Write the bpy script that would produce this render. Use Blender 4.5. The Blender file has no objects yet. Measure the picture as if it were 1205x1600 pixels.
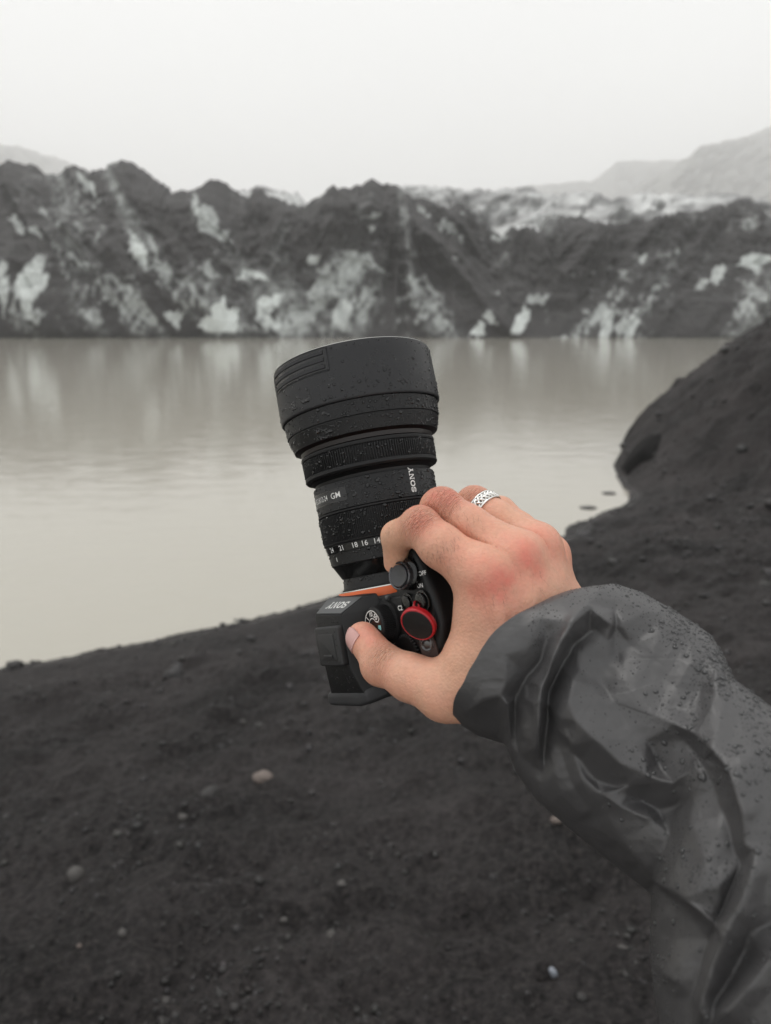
import bpy, bmesh, math, random
import numpy as np
from mathutils import Vector, Matrix
from bpy_extras import mesh_utils

random.seed(7)
R = math.radians
SC = bpy.context.scene
COL = SC.collection

# ------------------------------------------------------------------ camera, sky, sun, exposure
CAM = np.array([0.0, 0.0, 3.2])
PITCH = R(15.0)
F = 1200.0                                # focal length in pixels of the 1205 x 1600 photograph
cam_d = bpy.data.cameras.new('camera_view')
cam_o = bpy.data.objects.new('camera_view', cam_d)
COL.objects.link(cam_o)
cam_o.location = CAM
cam_o.rotation_euler = (R(90) - PITCH, 0, 0)
cam_d.sensor_fit = 'VERTICAL'
cam_d.sensor_height = 36.0
cam_d.sensor_width = 36.0
cam_d.lens = 27.0
cam_d.clip_start = 0.02
cam_d.clip_end = 6000
cam_d.dof.use_dof = True
cam_d.dof.focus_distance = 0.42
cam_d.dof.aperture_fstop = 27.0 / 2.9
SC.camera = cam_o

SUN_EL, SUN_AZ = R(62), R(-40)            # azimuth clockwise from +Y
w = bpy.data.worlds.new('World')
SC.world = w
w.use_nodes = True
nt = w.node_tree
nt.nodes.clear()
o = nt.nodes.new('ShaderNodeOutputWorld')
bg = nt.nodes.new('ShaderNodeBackground')
sky = nt.nodes.new('ShaderNodeTexSky')
sky.sky_type = 'NISHITA'
sky.sun_disc = False
sky.sun_elevation = SUN_EL
sky.sun_rotation = SUN_AZ
sky.dust_density = 4.0
bw = nt.nodes.new('ShaderNodeRGBToBW')
nt.links.new(sky.outputs[0], bw.inputs[0])
mp = nt.nodes.new('ShaderNodeMath'); mp.operation = 'POWER'; mp.inputs[1].default_value = 0.25
nt.links.new(bw.outputs[0], mp.inputs[0])
# thick cloud: an even grey-white veil, a little brighter towards the horizon, over the physical sky
tc = nt.nodes.new('ShaderNodeTexCoord')
sep = nt.nodes.new('ShaderNodeSeparateXYZ')
nt.links.new(tc.outputs['Generated'], sep.inputs[0])
rmp = nt.nodes.new('ShaderNodeValToRGB')
rmp.color_ramp.elements[0].position = 0.0
rmp.color_ramp.elements[0].color = (8.35, 8.28, 8.15, 1)
rmp.color_ramp.elements[1].position = 0.45
rmp.color_ramp.elements[1].color = (7.15, 7.2, 7.15, 1)
nt.links.new(sep.outputs['Z'], rmp.inputs[0])
nz = nt.nodes.new('ShaderNodeTexNoise'); nz.inputs['Scale'].default_value = 2.2; nz.inputs['Detail'].default_value = 3
nt.links.new(tc.outputs['Generated'], nz.inputs['Vector'])
mr = nt.nodes.new('ShaderNodeMapRange')
mr.inputs['From Min'].default_value = 0.25; mr.inputs['From Max'].default_value = 0.75
mr.inputs['To Min'].default_value = 0.965; mr.inputs['To Max'].default_value = 1.035
nt.links.new(nz.outputs['Fac'], mr.inputs['Value'])
mul = nt.nodes.new('ShaderNodeVectorMath'); mul.operation = 'SCALE'
nt.links.new(rmp.outputs[0], mul.inputs[0]); nt.links.new(mr.outputs[0], mul.inputs['Scale'])
mix = nt.nodes.new('ShaderNodeMix'); mix.data_type = 'RGBA'
mix.inputs['Factor'].default_value = 0.96
nt.links.new(sky.outputs[0], mix.inputs['A']); nt.links.new(mul.outputs[0], mix.inputs['B'])
nt.links.new(mix.outputs['Result'], bg.inputs['Color'])
bg.inputs['Strength'].default_value = 0.150
nt.links.new(bg.outputs[0], o.inputs[0])
for n_ in (bw, mp): nt.nodes.remove(n_)

sd = bpy.data.lights.new('sun', 'SUN')
sd.energy = 1.15; sd.angle = R(24); sd.color = (1.0, 0.975, 0.94)
so = bpy.data.objects.new('sun', sd); COL.objects.link(so)
sv = Vector((math.sin(SUN_AZ) * math.cos(SUN_EL), math.cos(SUN_AZ) * math.cos(SUN_EL), math.sin(SUN_EL)))
so.rotation_euler = (-sv).to_track_quat('-Z', 'Y').to_euler()
so.location = (0, 0, 30)

SC.view_settings.view_transform = 'Standard'
SC.view_settings.look = 'None'
SC.view_settings.exposure = 0.0
SC.view_settings.gamma = 1.0
SC.view_settings.use_curve_mapping = False
SC.cycles.volume_bounces = 6
SC.cycles.volume_step_rate = 4
SC.cycles.max_bounces = 10
SC.cycles.transparent_max_bounces = 16
SC.cycles.use_adaptive_sampling = True

# ------------------------------------------------------------------ small tools
UP = np.array([0, math.sin(PITCH), math.cos(PITCH)])
FW = np.array([0, math.cos(PITCH), -math.sin(PITCH)])
RT = np.array([1.0, 0, 0])
M_CAM = Matrix(((1, 0, 0, 0), (0, UP[1], -FW[1], 0), (0, UP[2], -FW[2], 3.2), (0, 0, 0, 1)))  # view space (x right, y up, z to viewer) to world

def ray(px, py):
    px = np.asarray(px, float); py = np.asarray(py, float)
    x = (px - 602.5) / F; y = (800 - py) / F
    return x[..., None] * RT + y[..., None] * UP + FW

def at_y(px, py, Y):
    d = ray(px, py); t = np.asarray(Y) / d[..., 1]
    return CAM + d * t[..., None]

def view(px, py, d):
    """a point in view space, millimetres, from photo pixel and depth in mm"""
    return np.array([(px - 602.5) / F * d, (800 - py) / F * d, -d])

def mat(name, base=(.5, .5, .5), rough=.5, metal=0.0, **kw):
    m = bpy.data.materials.new(name); m.use_nodes = True
    b = m.node_tree.nodes['Principled BSDF']
    b.inputs['Base Color'].default_value = (*base, 1)
    b.inputs['Roughness'].default_value = rough
    b.inputs['Metallic'].default_value = metal
    for k, v in kw.items():
        b.inputs[k.replace('_', ' ')].default_value = v
    return m

def N(m, t, **kw):
    n = m.node_tree.nodes.new(t)
    for k, v in kw.items():
        if k in n.inputs.keys(): n.inputs[k].default_value = v
        elif hasattr(n, k): setattr(n, k, v)
        else: n.inputs[k.replace('_', ' ')].default_value = v
    return n

def L(m, a, b): m.node_tree.links.new(a, b)

def add_bump(m, scale, dist, strength=1.0, detail=4.0, rough=.6, coord='Object', prev=None, kind='ShaderNodeTexNoise', stretch=None):
    tcn = N(m, 'ShaderNodeTexCoord')
    src = tcn.outputs[coord]
    if stretch:
        mpn = N(m, 'ShaderNodeMapping'); mpn.inputs['Scale'].default_value = stretch
        L(m, src, mpn.inputs[0]); src = mpn.outputs[0]
    n = N(m, kind); n.inputs['Scale'].default_value = scale
    if 'Detail' in n.inputs: n.inputs['Detail'].default_value = detail
    if 'Roughness' in n.inputs: n.inputs['Roughness'].default_value = rough
    L(m, src, n.inputs['Vector'])
    bp = N(m, 'ShaderNodeBump'); bp.inputs['Distance'].default_value = dist; bp.inputs['Strength'].default_value = strength
    L(m, n.outputs[0], bp.inputs['Height'])
    if prev: L(m, prev.outputs[0], bp.inputs['Normal'])
    L(m, bp.outputs[0], m.node_tree.nodes['Principled BSDF'].inputs['Normal'])
    return bp, n

def vary(m, scale, c1, c2, coord='Object', detail=5, lo=.35, hi=.65, stretch=None):
    tcn = N(m, 'ShaderNodeTexCoord'); src = tcn.outputs[coord]
    if stretch:
        mpn = N(m, 'ShaderNodeMapping'); mpn.inputs['Scale'].default_value = stretch
        L(m, src, mpn.inputs[0]); src = mpn.outputs[0]
    n = N(m, 'ShaderNodeTexNoise'); n.inputs['Scale'].default_value = scale; n.inputs['Detail'].default_value = detail
    L(m, src, n.inputs['Vector'])
    r = N(m, 'ShaderNodeValToRGB')
    r.color_ramp.elements[0].position = lo; r.color_ramp.elements[0].color = (*c1, 1)
    r.color_ramp.elements[1].position = hi; r.color_ramp.elements[1].color = (*c2, 1)
    L(m, n.outputs[0], r.inputs[0])
    L(m, r.outputs[0], m.node_tree.nodes['Principled BSDF'].inputs['Base Color'])
    return r

def tag(o, label=None, cat=None, group=None, kind=None):
    if label: o['label'] = label
    if cat: o['category'] = cat
    if group: o['group'] = group
    if kind: o['kind'] = kind
    return o

def link(name, me, m=None, parent=None, smooth=True):
    ob = bpy.data.objects.new(name, me); COL.objects.link(ob)
    if m is not None and len(me.materials) == 0: me.materials.append(m)
    if smooth: me.shade_smooth()
    if parent: ob.parent = parent
    return ob

def mesh_from(verts, faces, name='mesh'):
    """verts (n,3); faces an (m,3) or (m,4) array or a list"""
    me = bpy.data.meshes.new(name)
    verts = np.asarray(verts, np.float32)
    if isinstance(faces, np.ndarray):
        k = faces.shape[1]; m_ = len(faces)
        me.vertices.add(len(verts)); me.vertices.foreach_set('co', verts.ravel())
        me.loops.add(m_ * k); me.loops.foreach_set('vertex_index', faces.ravel().astype(np.int32))
        me.polygons.add(m_)
        me.polygons.foreach_set('loop_start', np.arange(0, m_ * k, k, dtype=np.int32))
        me.polygons.foreach_set('loop_total', np.full(m_, k, np.int32))
        me.update(calc_edges=True)
    else:
        me.from_pydata([tuple(map(float, v)) for v in verts], [], faces); me.update()
    return me

def grid_faces(nr, nc, wrap=False):
    r = np.arange(nr - 1)[:, None]; c = np.arange(nc if wrap else nc - 1)[None, :]
    a = r * nc + c; b = r * nc + (c + 1) % nc
    return np.stack([a, b, b + nc, a + nc], -1).reshape(-1, 4)

def colour_attr(me, name, cols):
    at = me.attributes.new(name, 'FLOAT_COLOR', 'POINT')
    c = np.ones((len(cols), 4), np.float32); c[:, :cols.shape[1]] = cols
    at.data.foreach_set('color', c.ravel())

def float_attr(me, name, v):
    at = me.attributes.new(name, 'FLOAT', 'POINT'); at.data.foreach_set('value', np.asarray(v, np.float32))

# value noise in numpy
def _h(i, j, k, s):
    n = (i.astype(np.int64) * 374761393 + j.astype(np.int64) * 668265263 + k.astype(np.int64) * 2147483647 + s * 974634777)
    n = (n ^ (n >> 13)) * 1274126177
    n = n & 0x7fffffff
    n = (n ^ (n >> 16)) & 0xffff
    return n.astype(np.float32) / 65535.0

def vnoise(x, y, z=None, s=0):
    x = np.asarray(x, np.float64); y = np.asarray(y, np.float64)
    z = np.zeros_like(x) if z is None else np.asarray(z, np.float64)
    i, j, k = np.floor(x), np.floor(y), np.floor(z)
    u, v, w_ = x - i, y - j, z - k
    u, v, w_ = [t * t * t * (t * (t * 6 - 15) + 10) for t in (u, v, w_)]
    r = 0
    for a in (0, 1):
        for b in (0, 1):
            for c in (0, 1):
                r = r + _h(i + a, j + b, k + c, s) * (u if a else 1 - u) * (v if b else 1 - v) * (w_ if c else 1 - w_)
    return r * 2 - 1

def fbm(x, y, z=None, o=5, s=0, ridged=False, g=.5):
    t = 0; a = 1.0; tot = 0; fq = 1.0
    for q in range(o):
        n = vnoise(x * fq + 17.3 * q, y * fq - 9.1 * q, None if z is None else z * fq, s + q)
        t = t + a * ((1 - 2 * np.abs(n)) if ridged else n); tot += a; a *= g; fq *= 2.03
    return t / tot

def sstep(x, a, b):
    t = np.clip((x - a) / (b - a), 0, 1); return t * t * (3 - 2 * t)

# ------------------------------------------------------------------ air
m = bpy.data.materials.new('haze_air'); m.use_nodes = True
m.node_tree.nodes.remove(m.node_tree.nodes['Principled BSDF'])
pv = N(m, 'ShaderNodeVolumePrincipled'); pv.inputs['Color'].default_value = (1, 1, 1, 1); pv.inputs['Density'].default_value = 0.00075
L(m, pv.outputs[0], m.node_tree.nodes['Material Output'].inputs['Volume'])
bm = bmesh.new(); bmesh.ops.create_cube(bm, size=1)
me = bpy.data.meshes.new('haze'); bm.to_mesh(me); bm.free()
hz = link('haze', me, m, smooth=False)
hz.scale = (4800, 2700, 430); hz.location = (0, 1310, 430 / 2 - 6.5)
tag(hz, kind='stuff')

# ------------------------------------------------------------------ water
m = mat('silty_water', (.405, .383, .328), .035, IOR=1.42)
tcn = N(m, 'ShaderNodeTexCoord')
mpn = N(m, 'ShaderNodeMapping'); mpn.inputs['Scale'].default_value = (.7, 1.5, 1)
L(m, tcn.outputs['Object'], mpn.inputs[0])
ms_ = N(m, 'ShaderNodeMapping'); ms_.inputs['Scale'].default_value = (.05, .22, 1); L(m, tcn.outputs['Object'], ms_.inputs[0])
ns_ = N(m, 'ShaderNodeTexNoise', Scale=1.5, Detail=5); L(m, ms_.outputs[0], ns_.inputs['Vector'])
rs_ = N(m, 'ShaderNodeMapRange'); rs_.inputs['From Min'].default_value = .4; rs_.inputs['From Max'].default_value = .66; rs_.inputs['To Min'].default_value = .02; rs_.inputs['To Max'].default_value = .06
L(m, ns_.outputs[0], rs_.inputs['Value']); L(m, rs_.outputs[0], m.node_tree.nodes['Principled BSDF'].inputs['Roughness'])
n1 = N(m, 'ShaderNodeTexNoise', Scale=1.6, Detail=4); L(m, mpn.outputs[0], n1.inputs['Vector'])
b1 = N(m, 'ShaderNodeBump', Strength=.4, Distance=.034); L(m, n1.outputs[0], b1.inputs['Height'])
n2 = N(m, 'ShaderNodeTexNoise', Scale=9, Detail=3); L(m, mpn.outputs[0], n2.inputs['Vector'])
b2 = N(m, 'ShaderNodeBump', Strength=.35, Distance=.004); L(m, n2.outputs[0], b2.inputs['Height']); L(m, b1.outputs[0], b2.inputs['Normal'])
L(m, b2.outputs[0], m.node_tree.nodes['Principled BSDF'].inputs['Normal'])
me = mesh_from([(-900, -40, 0), (900, -40, 0), (900, 900, 0), (-900, 900, 0)], np.array([[0, 1, 2, 3]]))
water = tag(link('water', me, m), kind='structure')
me = mesh_from([(-2350, -35, -5.2), (2350, -35, -5.2), (2350, 2600, -5.2), (-2350, 2600, -5.2)], np.array([[0, 1, 2, 3]]))
tag(link('lake_bed', me, mat('lake_bed_silt', (.1, .095, .09), .9)), kind='structure')

# ------------------------------------------------------------------ glacier: debris-covered ice
def pts6(l): return [(x / 2.008, 200 + y / 2.008) for x, y in l]
def pts7(l): return [(600 + x / 1.992, 180 + y / 1.992) for x, y in l]

crest = [(-700, 300), (-420, 262), (-200, 280), (-80, 262)] + pts6([(0, 110), (40, 108), (90, 122), (105, 112), (150, 137), (178, 152), (203, 130), (235, 122), (300, 142), (335, 137), (370, 103), (415, 103), (450, 132), (500, 167), (545, 202), (588, 206), (620, 190), (660, 166), (705, 174), (735, 197), (782, 224), (802, 194), (820, 196), (850, 216), (890, 226), (930, 245), (965, 250), (1000, 222), (1050, 190), (1080, 196), (1130, 180), (1160, 166), (1205, 174)]) \
    + pts7([(30, 215), (60, 236), (100, 264), (150, 275), (200, 286), (250, 276), (290, 312), (335, 352), (370, 372), (400, 352), (480, 362), (508, 322), (580, 318), (650, 331), (730, 336), (800, 326), (860, 316), (930, 304), (1000, 298), (1040, 286), (1080, 272), (1120, 260), (1160, 280), (1205, 318)]) + [(1260, 350), (1400, 320), (1600, 345), (1900, 320)]
crest = np.array(crest)

ell6 = [(90, 440, 150, 190, 0, .27), (430, 520, 210, 120, 0, .28), (1080, 500, 120, 150, 12, .34), (300, 240, 90, 60, 40, .2), (100, 480, 46, 115, 8, 1), (8, 500, 17, 115, 0, .8), (110, 590, 50, 22, 0, .6), (285, 180, 62, 17, 42, .75), (88, 305, 85, 16, 30, .7), (145, 255, 16, 35, -15, .5),
        (437, 392, 25, 62, -28, 1), (515, 420, 16, 130, -30, .45), (620, 235, 22, 40, -20, .7), (655, 290, 100, 30, 42, .7), (610, 270, 18, 50, 0, .5), (800, 458, 50, 18, -4, .85), (845, 560, 55, 20, -36, .9),
        (840, 605, 45, 24, 0, .8), (985, 398, 16, 24, 0, .9), (1175, 268, 50, 17, -15, .7), (1170, 315, 12, 18, 0, .9), (425, 500, 26, 75, -15, .45), (548, 592, 28, 28, 0, .8), (480, 545, 60, 50, 20, .3),
        (240, 418, 34, 14, 35, .55), (662, 450, 44, 22, 20, .5), (310, 585, 40, 30, 0, .35), (1090, 440, 42, 90, 35, .8), (1170, 420, 20, 60, -55, .5), (1068, 590, 30, 60, 18, .6), (1130, 560, 22, 60, 15, .45), (950, 590, 40, 30, 10, .35), (1000, 560, 40, 16, -30, .4),
        (300, 330, 60, 30, 40, .3), (240, 300, 20, 60, -35, .3), (40, 400, 50, 20, 10, .4), (180, 420, 30, 40, 10, .3), (760, 630, 200, 8, 0, .4)]
ell7 = [(200, 560, 220, 110, 0, .33), (700, 600, 210, 90, -15, .30), (1050, 560, 180, 110, 0, .28), (240, 330, 100, 90, -40, .28), (290, 667, 25, 22, 0, 1.2), (330, 632, 24, 30, 0, .8), (426, 640, 26, 55, 0, 1), (470, 568, 66, 24, -20, .6), (350, 556, 70, 16, 0, .4), (150, 560, 70, 45, 30, .4), (85, 520, 40, 18, -10, .65),
        (122, 300, 20, 34, -40, .65), (210, 370, 22, 62, -48, .6), (350, 380, 20, 18, 0, .6), (250, 450, 55, 22, 0, .4), (620, 500, 130, 15, -14, .45), (795, 432, 15, 12, 0, .8), (742, 494, 24, 13, -20, .6),
        (880, 420, 60, 12, -28, .45), (695, 660, 26, 55, 10, .75), (760, 655, 36, 50, 0, .7), (720, 702, 115, 9, 0, .9), (1145, 460, 66, 28, -6, 1), (1040, 490, 22, 52, 30, .8), (985, 530, 40, 22, -30, .65),
        (1010, 600, 110, 50, 0, .25), (560, 702, 110, 7, 0, .6), (1145, 405, 55, 9, -10, .5), (1140, 335, 52, 26, 10, .55), (850, 560, 50, 30, -30, .4), (1130, 545, 70, 22, 0, .35), (640, 630, 60, 14, -30, .3), (560, 640, 50, 12, -35, .3), (100, 640, 120, 30, -20, .25)]
def ice_field(px, py, wob=1.0):
    v = np.zeros_like(px)
    qx = px + wob * 17 * fbm((px + .5 * py) / 18, py / 40, s=31, o=5, g=.6) ; qy = py + wob * 19 * fbm((px - .5 * py) / 22, py / 36, s=47, o=5, g=.6)
    for lst, cv in ((ell6, lambda e: (e[0] / 2.008, 200 + e[1] / 2.008, e[2] / 2.008, e[3] / 2.008)), (ell7, lambda e: (600 + e[0] / 1.992, 180 + e[1] / 1.992, e[2] / 1.992, e[3] / 1.992))):
        for e in lst:
            cx, cy, rx, ry = cv(e); a = R(e[4])
            dx, dy = qx - cx, qy - cy
            u = (dx * math.cos(a) + dy * math.sin(a)) / rx; w2 = (-dx * math.sin(a) + dy * math.cos(a)) / ry
            d = (np.abs(u) ** 1.15 + np.abs(w2) ** 1.15) ** .87 * .86
            v = np.maximum(v, e[5] * (1 - sstep(d, .55, 1.15)))
    tri = [(610, 632), (715, 515), (748, 610), (740, 640)]
    tri = np.array(pts6(tri)); ins = np.ones_like(px, bool)
    for a_, b_ in zip(tri, np.roll(tri, -1, 0)):
        ins &= ((b_[0] - a_[0]) * (qy - a_[1]) - (b_[1] - a_[1]) * (qx - a_[0])) > 0
    v = np.where(ins, np.maximum(v, 1.1), v)
    return v

m_ice = mat('ash_covered_ice', (.1, .1, .1), .75)
va = N(m_ice, 'ShaderNodeAttribute'); va.attribute_name = 'surface_colour'
L(m_ice, va.outputs['Color'], m_ice.node_tree.nodes['Principled BSDF'].inputs['Base Color'])
add_bump(m_ice, 1.2, .5, .8, 8)

def lean_at(x): return np.interp(x, [-50, -15, -8, 0, 4, 14, 20, 60], [.85, .85, -.6, -.4, .7, .8, -1.1, -1.1])
def ridge(name, px0, px1, ncol, crest_pts, Y0, Yc, nrow, z0, colfn, amp, lab=None, back=30, seed=0, jag=4.2, prof=.8):
    px = np.linspace(px0, px1, ncol)
    cy = np.interp(px, crest_pts[:, 0], crest_pts[:, 1])
    cy = cy + jag * fbm(px / 14, px * 0, s=seed + 5, o=4) - jag * 1.2 * fbm(px / 9, px * 0 + 4, s=seed + 6, o=4, ridged=True, g=.6)
    yc = Yc + (Yc - Y0) * .45 * fbm(px / 130, px * 0 + 3, s=seed + 2, o=3)
    top = at_y(px, cy, yc)
    front = np.linspace(0, 1, nrow); nb = max(8, nrow // 6)
    V = []; PX = []; T = []
    base_z = z0
    for t in front:
        y = Y0 + (yc - Y0) * t
        g = t ** prof
        z = base_z + (top[:, 2] - base_z) * g
        x = top[:, 0] / yc * y
        V.append(np.stack([x, y, z], -1)); T.append(np.full(ncol, t))
    for t in np.linspace(0, 1, nb + 1)[1:]:
        y = yc + back * t; x = top[:, 0] / yc * y
        z = top[:, 2] - (top[:, 2] - base_z) * (t ** 1.5)
        V.append(np.stack([x, y, z], -1)); T.append(np.full(ncol, 1 - t))
    V = np.array(V); T = np.array(T)
    x, y, z = V[..., 0], V[..., 1], V[..., 2]
    lean = lean_at(x)
    n1 = fbm((x + lean * z) / 9, z / 26 + y / 50, s=seed + 11, o=4, ridged=True, g=.42)
    n2 = fbm(x / 2.2, z / 2.6, y / 3, s=seed + 23, o=4, ridged=True)
    n3 = fbm(x / 22, z / 14, s=seed + 37, o=3)
    env = np.sin(np.clip(T, 0, 1) * math.pi) ** .6
    sc = (Yc / 100)
    V[..., 1] -= amp * sc * env * (n1 * 5.6 + n2 * .8 + n3 * 2.6)
    V[..., 2] += amp * sc * np.minimum(env, .5) * (n1 * .7 + n2 * .4)
    V[..., 2] = np.maximum(V[..., 2], base_z - .0)
    P = V.reshape(-1, 3)
    # photo pixel of each vertex
    d = P - CAM
    zc = d @ FW; X_ = 602.5 + F * (d @ RT) / zc; Y_ = 800 - F * (d @ UP) / zc
    me = mesh_from(P, grid_faces(len(V), ncol))
    colour_attr(me, 'surface_colour', colfn(X_, Y_, P, n1.ravel(), n2.ravel()))
    ob = link(name, me, m_ice)
    tag(ob, kind='structure')
    return ob

def col_front(X_, Y_, P, n1, n2):
    v = ice_field(X_, Y_)
    st = fbm((P[:, 0] + lean_at(P[:, 0]) * P[:, 2]) / 3.0, P[:, 2] / 17, s=71, o=4, g=.45)
    fine = fbm(P[:, 0] / 1.1, P[:, 2] / .9, s=91, o=4)
    amb = np.clip(.05 + .75 * st + .45 * fine + .15 * n1, 0, 1) * .75
    f2 = fbm(X_ / 7, Y_ / 9, s=93, o=4)
    e = v + .50 * st + .22 * fine + .24 * f2
    bright = np.clip(v, .35, 1.1)
    v = sstep(e, .30, .56) * bright * (1 + .3 * f2) + .26 * sstep(.7 * st + .3 * fine + .35 * f2, -.02, .5)
    v = np.clip(v, 0, 1.2)
    ash = np.array([.014, .0118, .0125]); ice = np.array([.50, .53, .51])
    c = ash * (1 + .35 * fine[:, None]) * (1 - v[:, None]) + ice * v[:, None]
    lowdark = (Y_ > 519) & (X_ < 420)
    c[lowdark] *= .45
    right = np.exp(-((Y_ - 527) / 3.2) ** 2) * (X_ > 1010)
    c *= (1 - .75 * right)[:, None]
    return np.clip(c, .01, .8)

def col_back(X_, Y_, P, n1, n2):
    a = fbm(X_ / 60, Y_ / 9, s=5, o=5); b_ = fbm(X_ / 14, Y_ / 6, s=9, o=4)
    v = np.clip(.62 + .9 * a + .5 * b_, 0, 1)
    return np.array([.07, .068, .07]) * (1 - v[:, None]) + np.array([.62, .63, .62]) * v[:, None]

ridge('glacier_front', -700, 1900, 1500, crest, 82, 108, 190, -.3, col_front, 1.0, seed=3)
cb = np.array([(-700, 300), (-100, 300), (300, 312), (420, 292), (445, 303), (470, 305), (480, 320), (560, 300), (620, 290), (665, 292), (690, 294), (725, 298), (776, 298), (826, 296), (870, 306), (920, 300), (960, 312), (1000, 305), (1060, 305), (1130, 308), (1205, 322), (1400, 315), (1900, 320)])
ridge('glacier_ice_field', -700, 1900, 700, cb, 130, 230, 60, 3, col_back, 1.2, seed=13, jag=4, back=120)
def col_hill(X_, Y_, P, n1, n2):
    v = np.clip(.5 + .8 * fbm(X_ / 40, Y_ / 25, s=55, o=5), 0, 1)[:, None]
    return np.array([.09, .092, .085]) * (1 - v) + np.array([.17, .17, .155]) * v
h1 = np.array([(640, 345), (900, 322), (985, 305), (1003, 286), (1040, 268), (1072, 248), (1094, 228), (1125, 222), (1152, 217), (1182, 207), (1210, 197), (1300, 178), (1500, 170), (1900, 165)])
ridge('hill_right', 760, 1900, 260, h1, 850, 1350, 50, 4, col_hill, .7, seed=23, jag=2, back=160)
h2 = np.array([(-700, 180), (-300, 190), (-60, 222), (0, 226), (30, 229), (65, 240), (100, 250), (125, 262), (150, 270), (260, 300), (400, 320)])
ridge('hill_left', -700, 400, 260, h2, 1100, 1650, 40, 4, col_hill, .7, seed=33, jag=2, back=160)
h3 = np.array([(500, 325), (640, 318), (830, 290), (930, 282), (965, 252), (1010, 250), (1075, 252), (1200, 230), (1500, 200)])
ridge('hill_far', 500, 1500, 200, h3, 1450, 1950, 30, 4, col_hill, .5, seed=43, jag=2, back=160)

# ------------------------------------------------------------------ black sand beach and bank
shore = np.array([(-60, -34), (-12, 0.2), (-7, 4.0), (-3.52, 6.41), (-1.98, 7.27), (-.46, 8.27), (1.2, 9.6), (2.48, 10.69), (3.5, 11.75), (4.12, 12.6), (4.35, 13.6), (4.6, 14.9), (5.3, 17.2), (7.2, 21.0), (10.6, 25.5), (18, 31), (40, 40), (90, 52)], float)
def shore_dist(x, y):
    best = np.full(x.shape, 1e9); sgn = np.ones(x.shape)
    for (ax, ay), (bx, by) in zip(shore[:-1], shore[1:]):
        dx, dy = bx - ax, by - ay; l2 = dx * dx + dy * dy
        t = np.clip(((x - ax) * dx + (y - ay) * dy) / l2, 0, 1)
        ex, ey = x - ax - t * dx, y - ay - t * dy
        d = np.hypot(ex, ey); s_ = np.where(dx * ey - dy * ex < 0, 1.0, -1.0)   # right-hand side is land
        up = d < best - 1e-9
        best = np.where(up, d, best); sgn = np.where(up, s_, sgn)
    return best * sgn
def ground_z(x, y, fine=True):
    d = shore_dist(x, y)
    wob = .34 * fbm(x / 1.3, y / 1.3, s=61, o=5, g=.62)
    d = d + wob * np.clip(np.hypot(x, y) / 8, .2, 1.3) * .6
    z = np.where(d > 0, .225 * d, .35 * d)
    # steep bank on the right
    k = sstep(x + .45 * (y - 12), 3.6, 8.5) * sstep(y, 9.5, 15.5)
    bank = np.where(d > 0, 4.9 * (1 - np.exp(-np.maximum(d, 0) / 6.2)), .9 * d)
    z = z * (1 - k) + bank * k
    z = np.where(d > 0, np.minimum(z, 6), np.maximum(z, -3.2))
    z = z + .6 * sstep(x, 2.5, 9) * sstep(y, 3, 9) * sstep(d, 0, 4)
    # lumps and gullies, running down to the water
    near = np.clip(d / 1.5, .1, 1)
    u = (x * .8 + y * .6); v = (y * .8 - x * .6)
    z = z + .07 * near * fbm(x / .9, y / .9, s=64, o=3) + .062 * near * fbm((x + .5 * y) / .42, (y - .3 * x) / .22, s=67, o=5, ridged=True)
    fr_ = np.clip(np.hypot(x, y) / 9, .0, 1.4) * near
    z = z + .11 * fr_ * fbm(x / .75, y / 1.1, s=69, o=5, ridged=True, g=.62) + .07 * fr_ * fbm(x / .3, y / .45, s=70, o=3)
    z = z + .10 * k * near * fbm(x / .5, y / .8, s=171, o=4, ridged=True)
    z = z + k * .55 * (1 - np.exp(-np.maximum(d, 0) / .3)) * (d > 0)
    if fine:
        z = z + .022 * fbm(x / .05, y / .05, s=79, o=3) * np.clip(3.5 / np.hypot(x, y + 1), .1, 1)
    return z
ny, nx = 950, 800
ty = np.linspace(0, 1, ny); yy = -2.0 + 62 * (ty ** 1.9)
Yg = np.repeat(yy[:, None], nx, 1)
s_ = np.linspace(-1, 1, nx)
half = 3.2 + .72 * (yy + 2)
Xg = np.sign(s_)[None] * np.abs(s_)[None] ** 1.0 * half[:, None]
Zg = ground_z(Xg, Yg)
me = mesh_from(np.stack([Xg, Yg, Zg], -1).reshape(-1, 3), grid_faces(ny, nx))
m = mat('black_volcanic_sand', (.04, .038, .037), .72)
m.node_tree.nodes['Principled BSDF'].inputs['Specular IOR Level'].default_value = .25
tcn = N(m, 'ShaderNodeTexCoord')
na = N(m, 'ShaderNodeTexNoise', Scale=1.1, Detail=6); L(m, tcn.outputs['Object'], na.inputs['Vector'])
nb_ = N(m, 'ShaderNodeTexNoise', Scale=38, Detail=6); nb_.inputs['Roughness'].default_value = .7; L(m, tcn.outputs['Object'], nb_.inputs['Vector'])
r1 = N(m, 'ShaderNodeValToRGB'); r1.color_ramp.elements[0].position = .49; r1.color_ramp.elements[1].position = .75
r1.color_ramp.elements[0].color = (.0035, .003, .003, 1); r1.color_ramp.elements[1].color = (.050, .0435, .043, 1)
ad = N(m, 'ShaderNodeMath', operation='MULTIPLY_ADD'); ad.inputs[1].default_value = .42; L(m, na.outputs[0], ad.inputs[0])
ml = N(m, 'ShaderNodeMath', operation='MULTIPLY'); ml.inputs[1].default_value = .78; L(m, nb_.outputs[0], ml.inputs[0]); L(m, ml.outputs[0], ad.inputs[2])
L(m, ad.outputs[0], r1.inputs[0])
vo = N(m, 'ShaderNodeTexVoronoi', Scale=95); L(m, tcn.outputs['Object'], vo.inputs['Vector'])
sp = N(m, 'ShaderNodeSeparateColor'); L(m, vo.outputs['Color'], sp.inputs[0])
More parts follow.
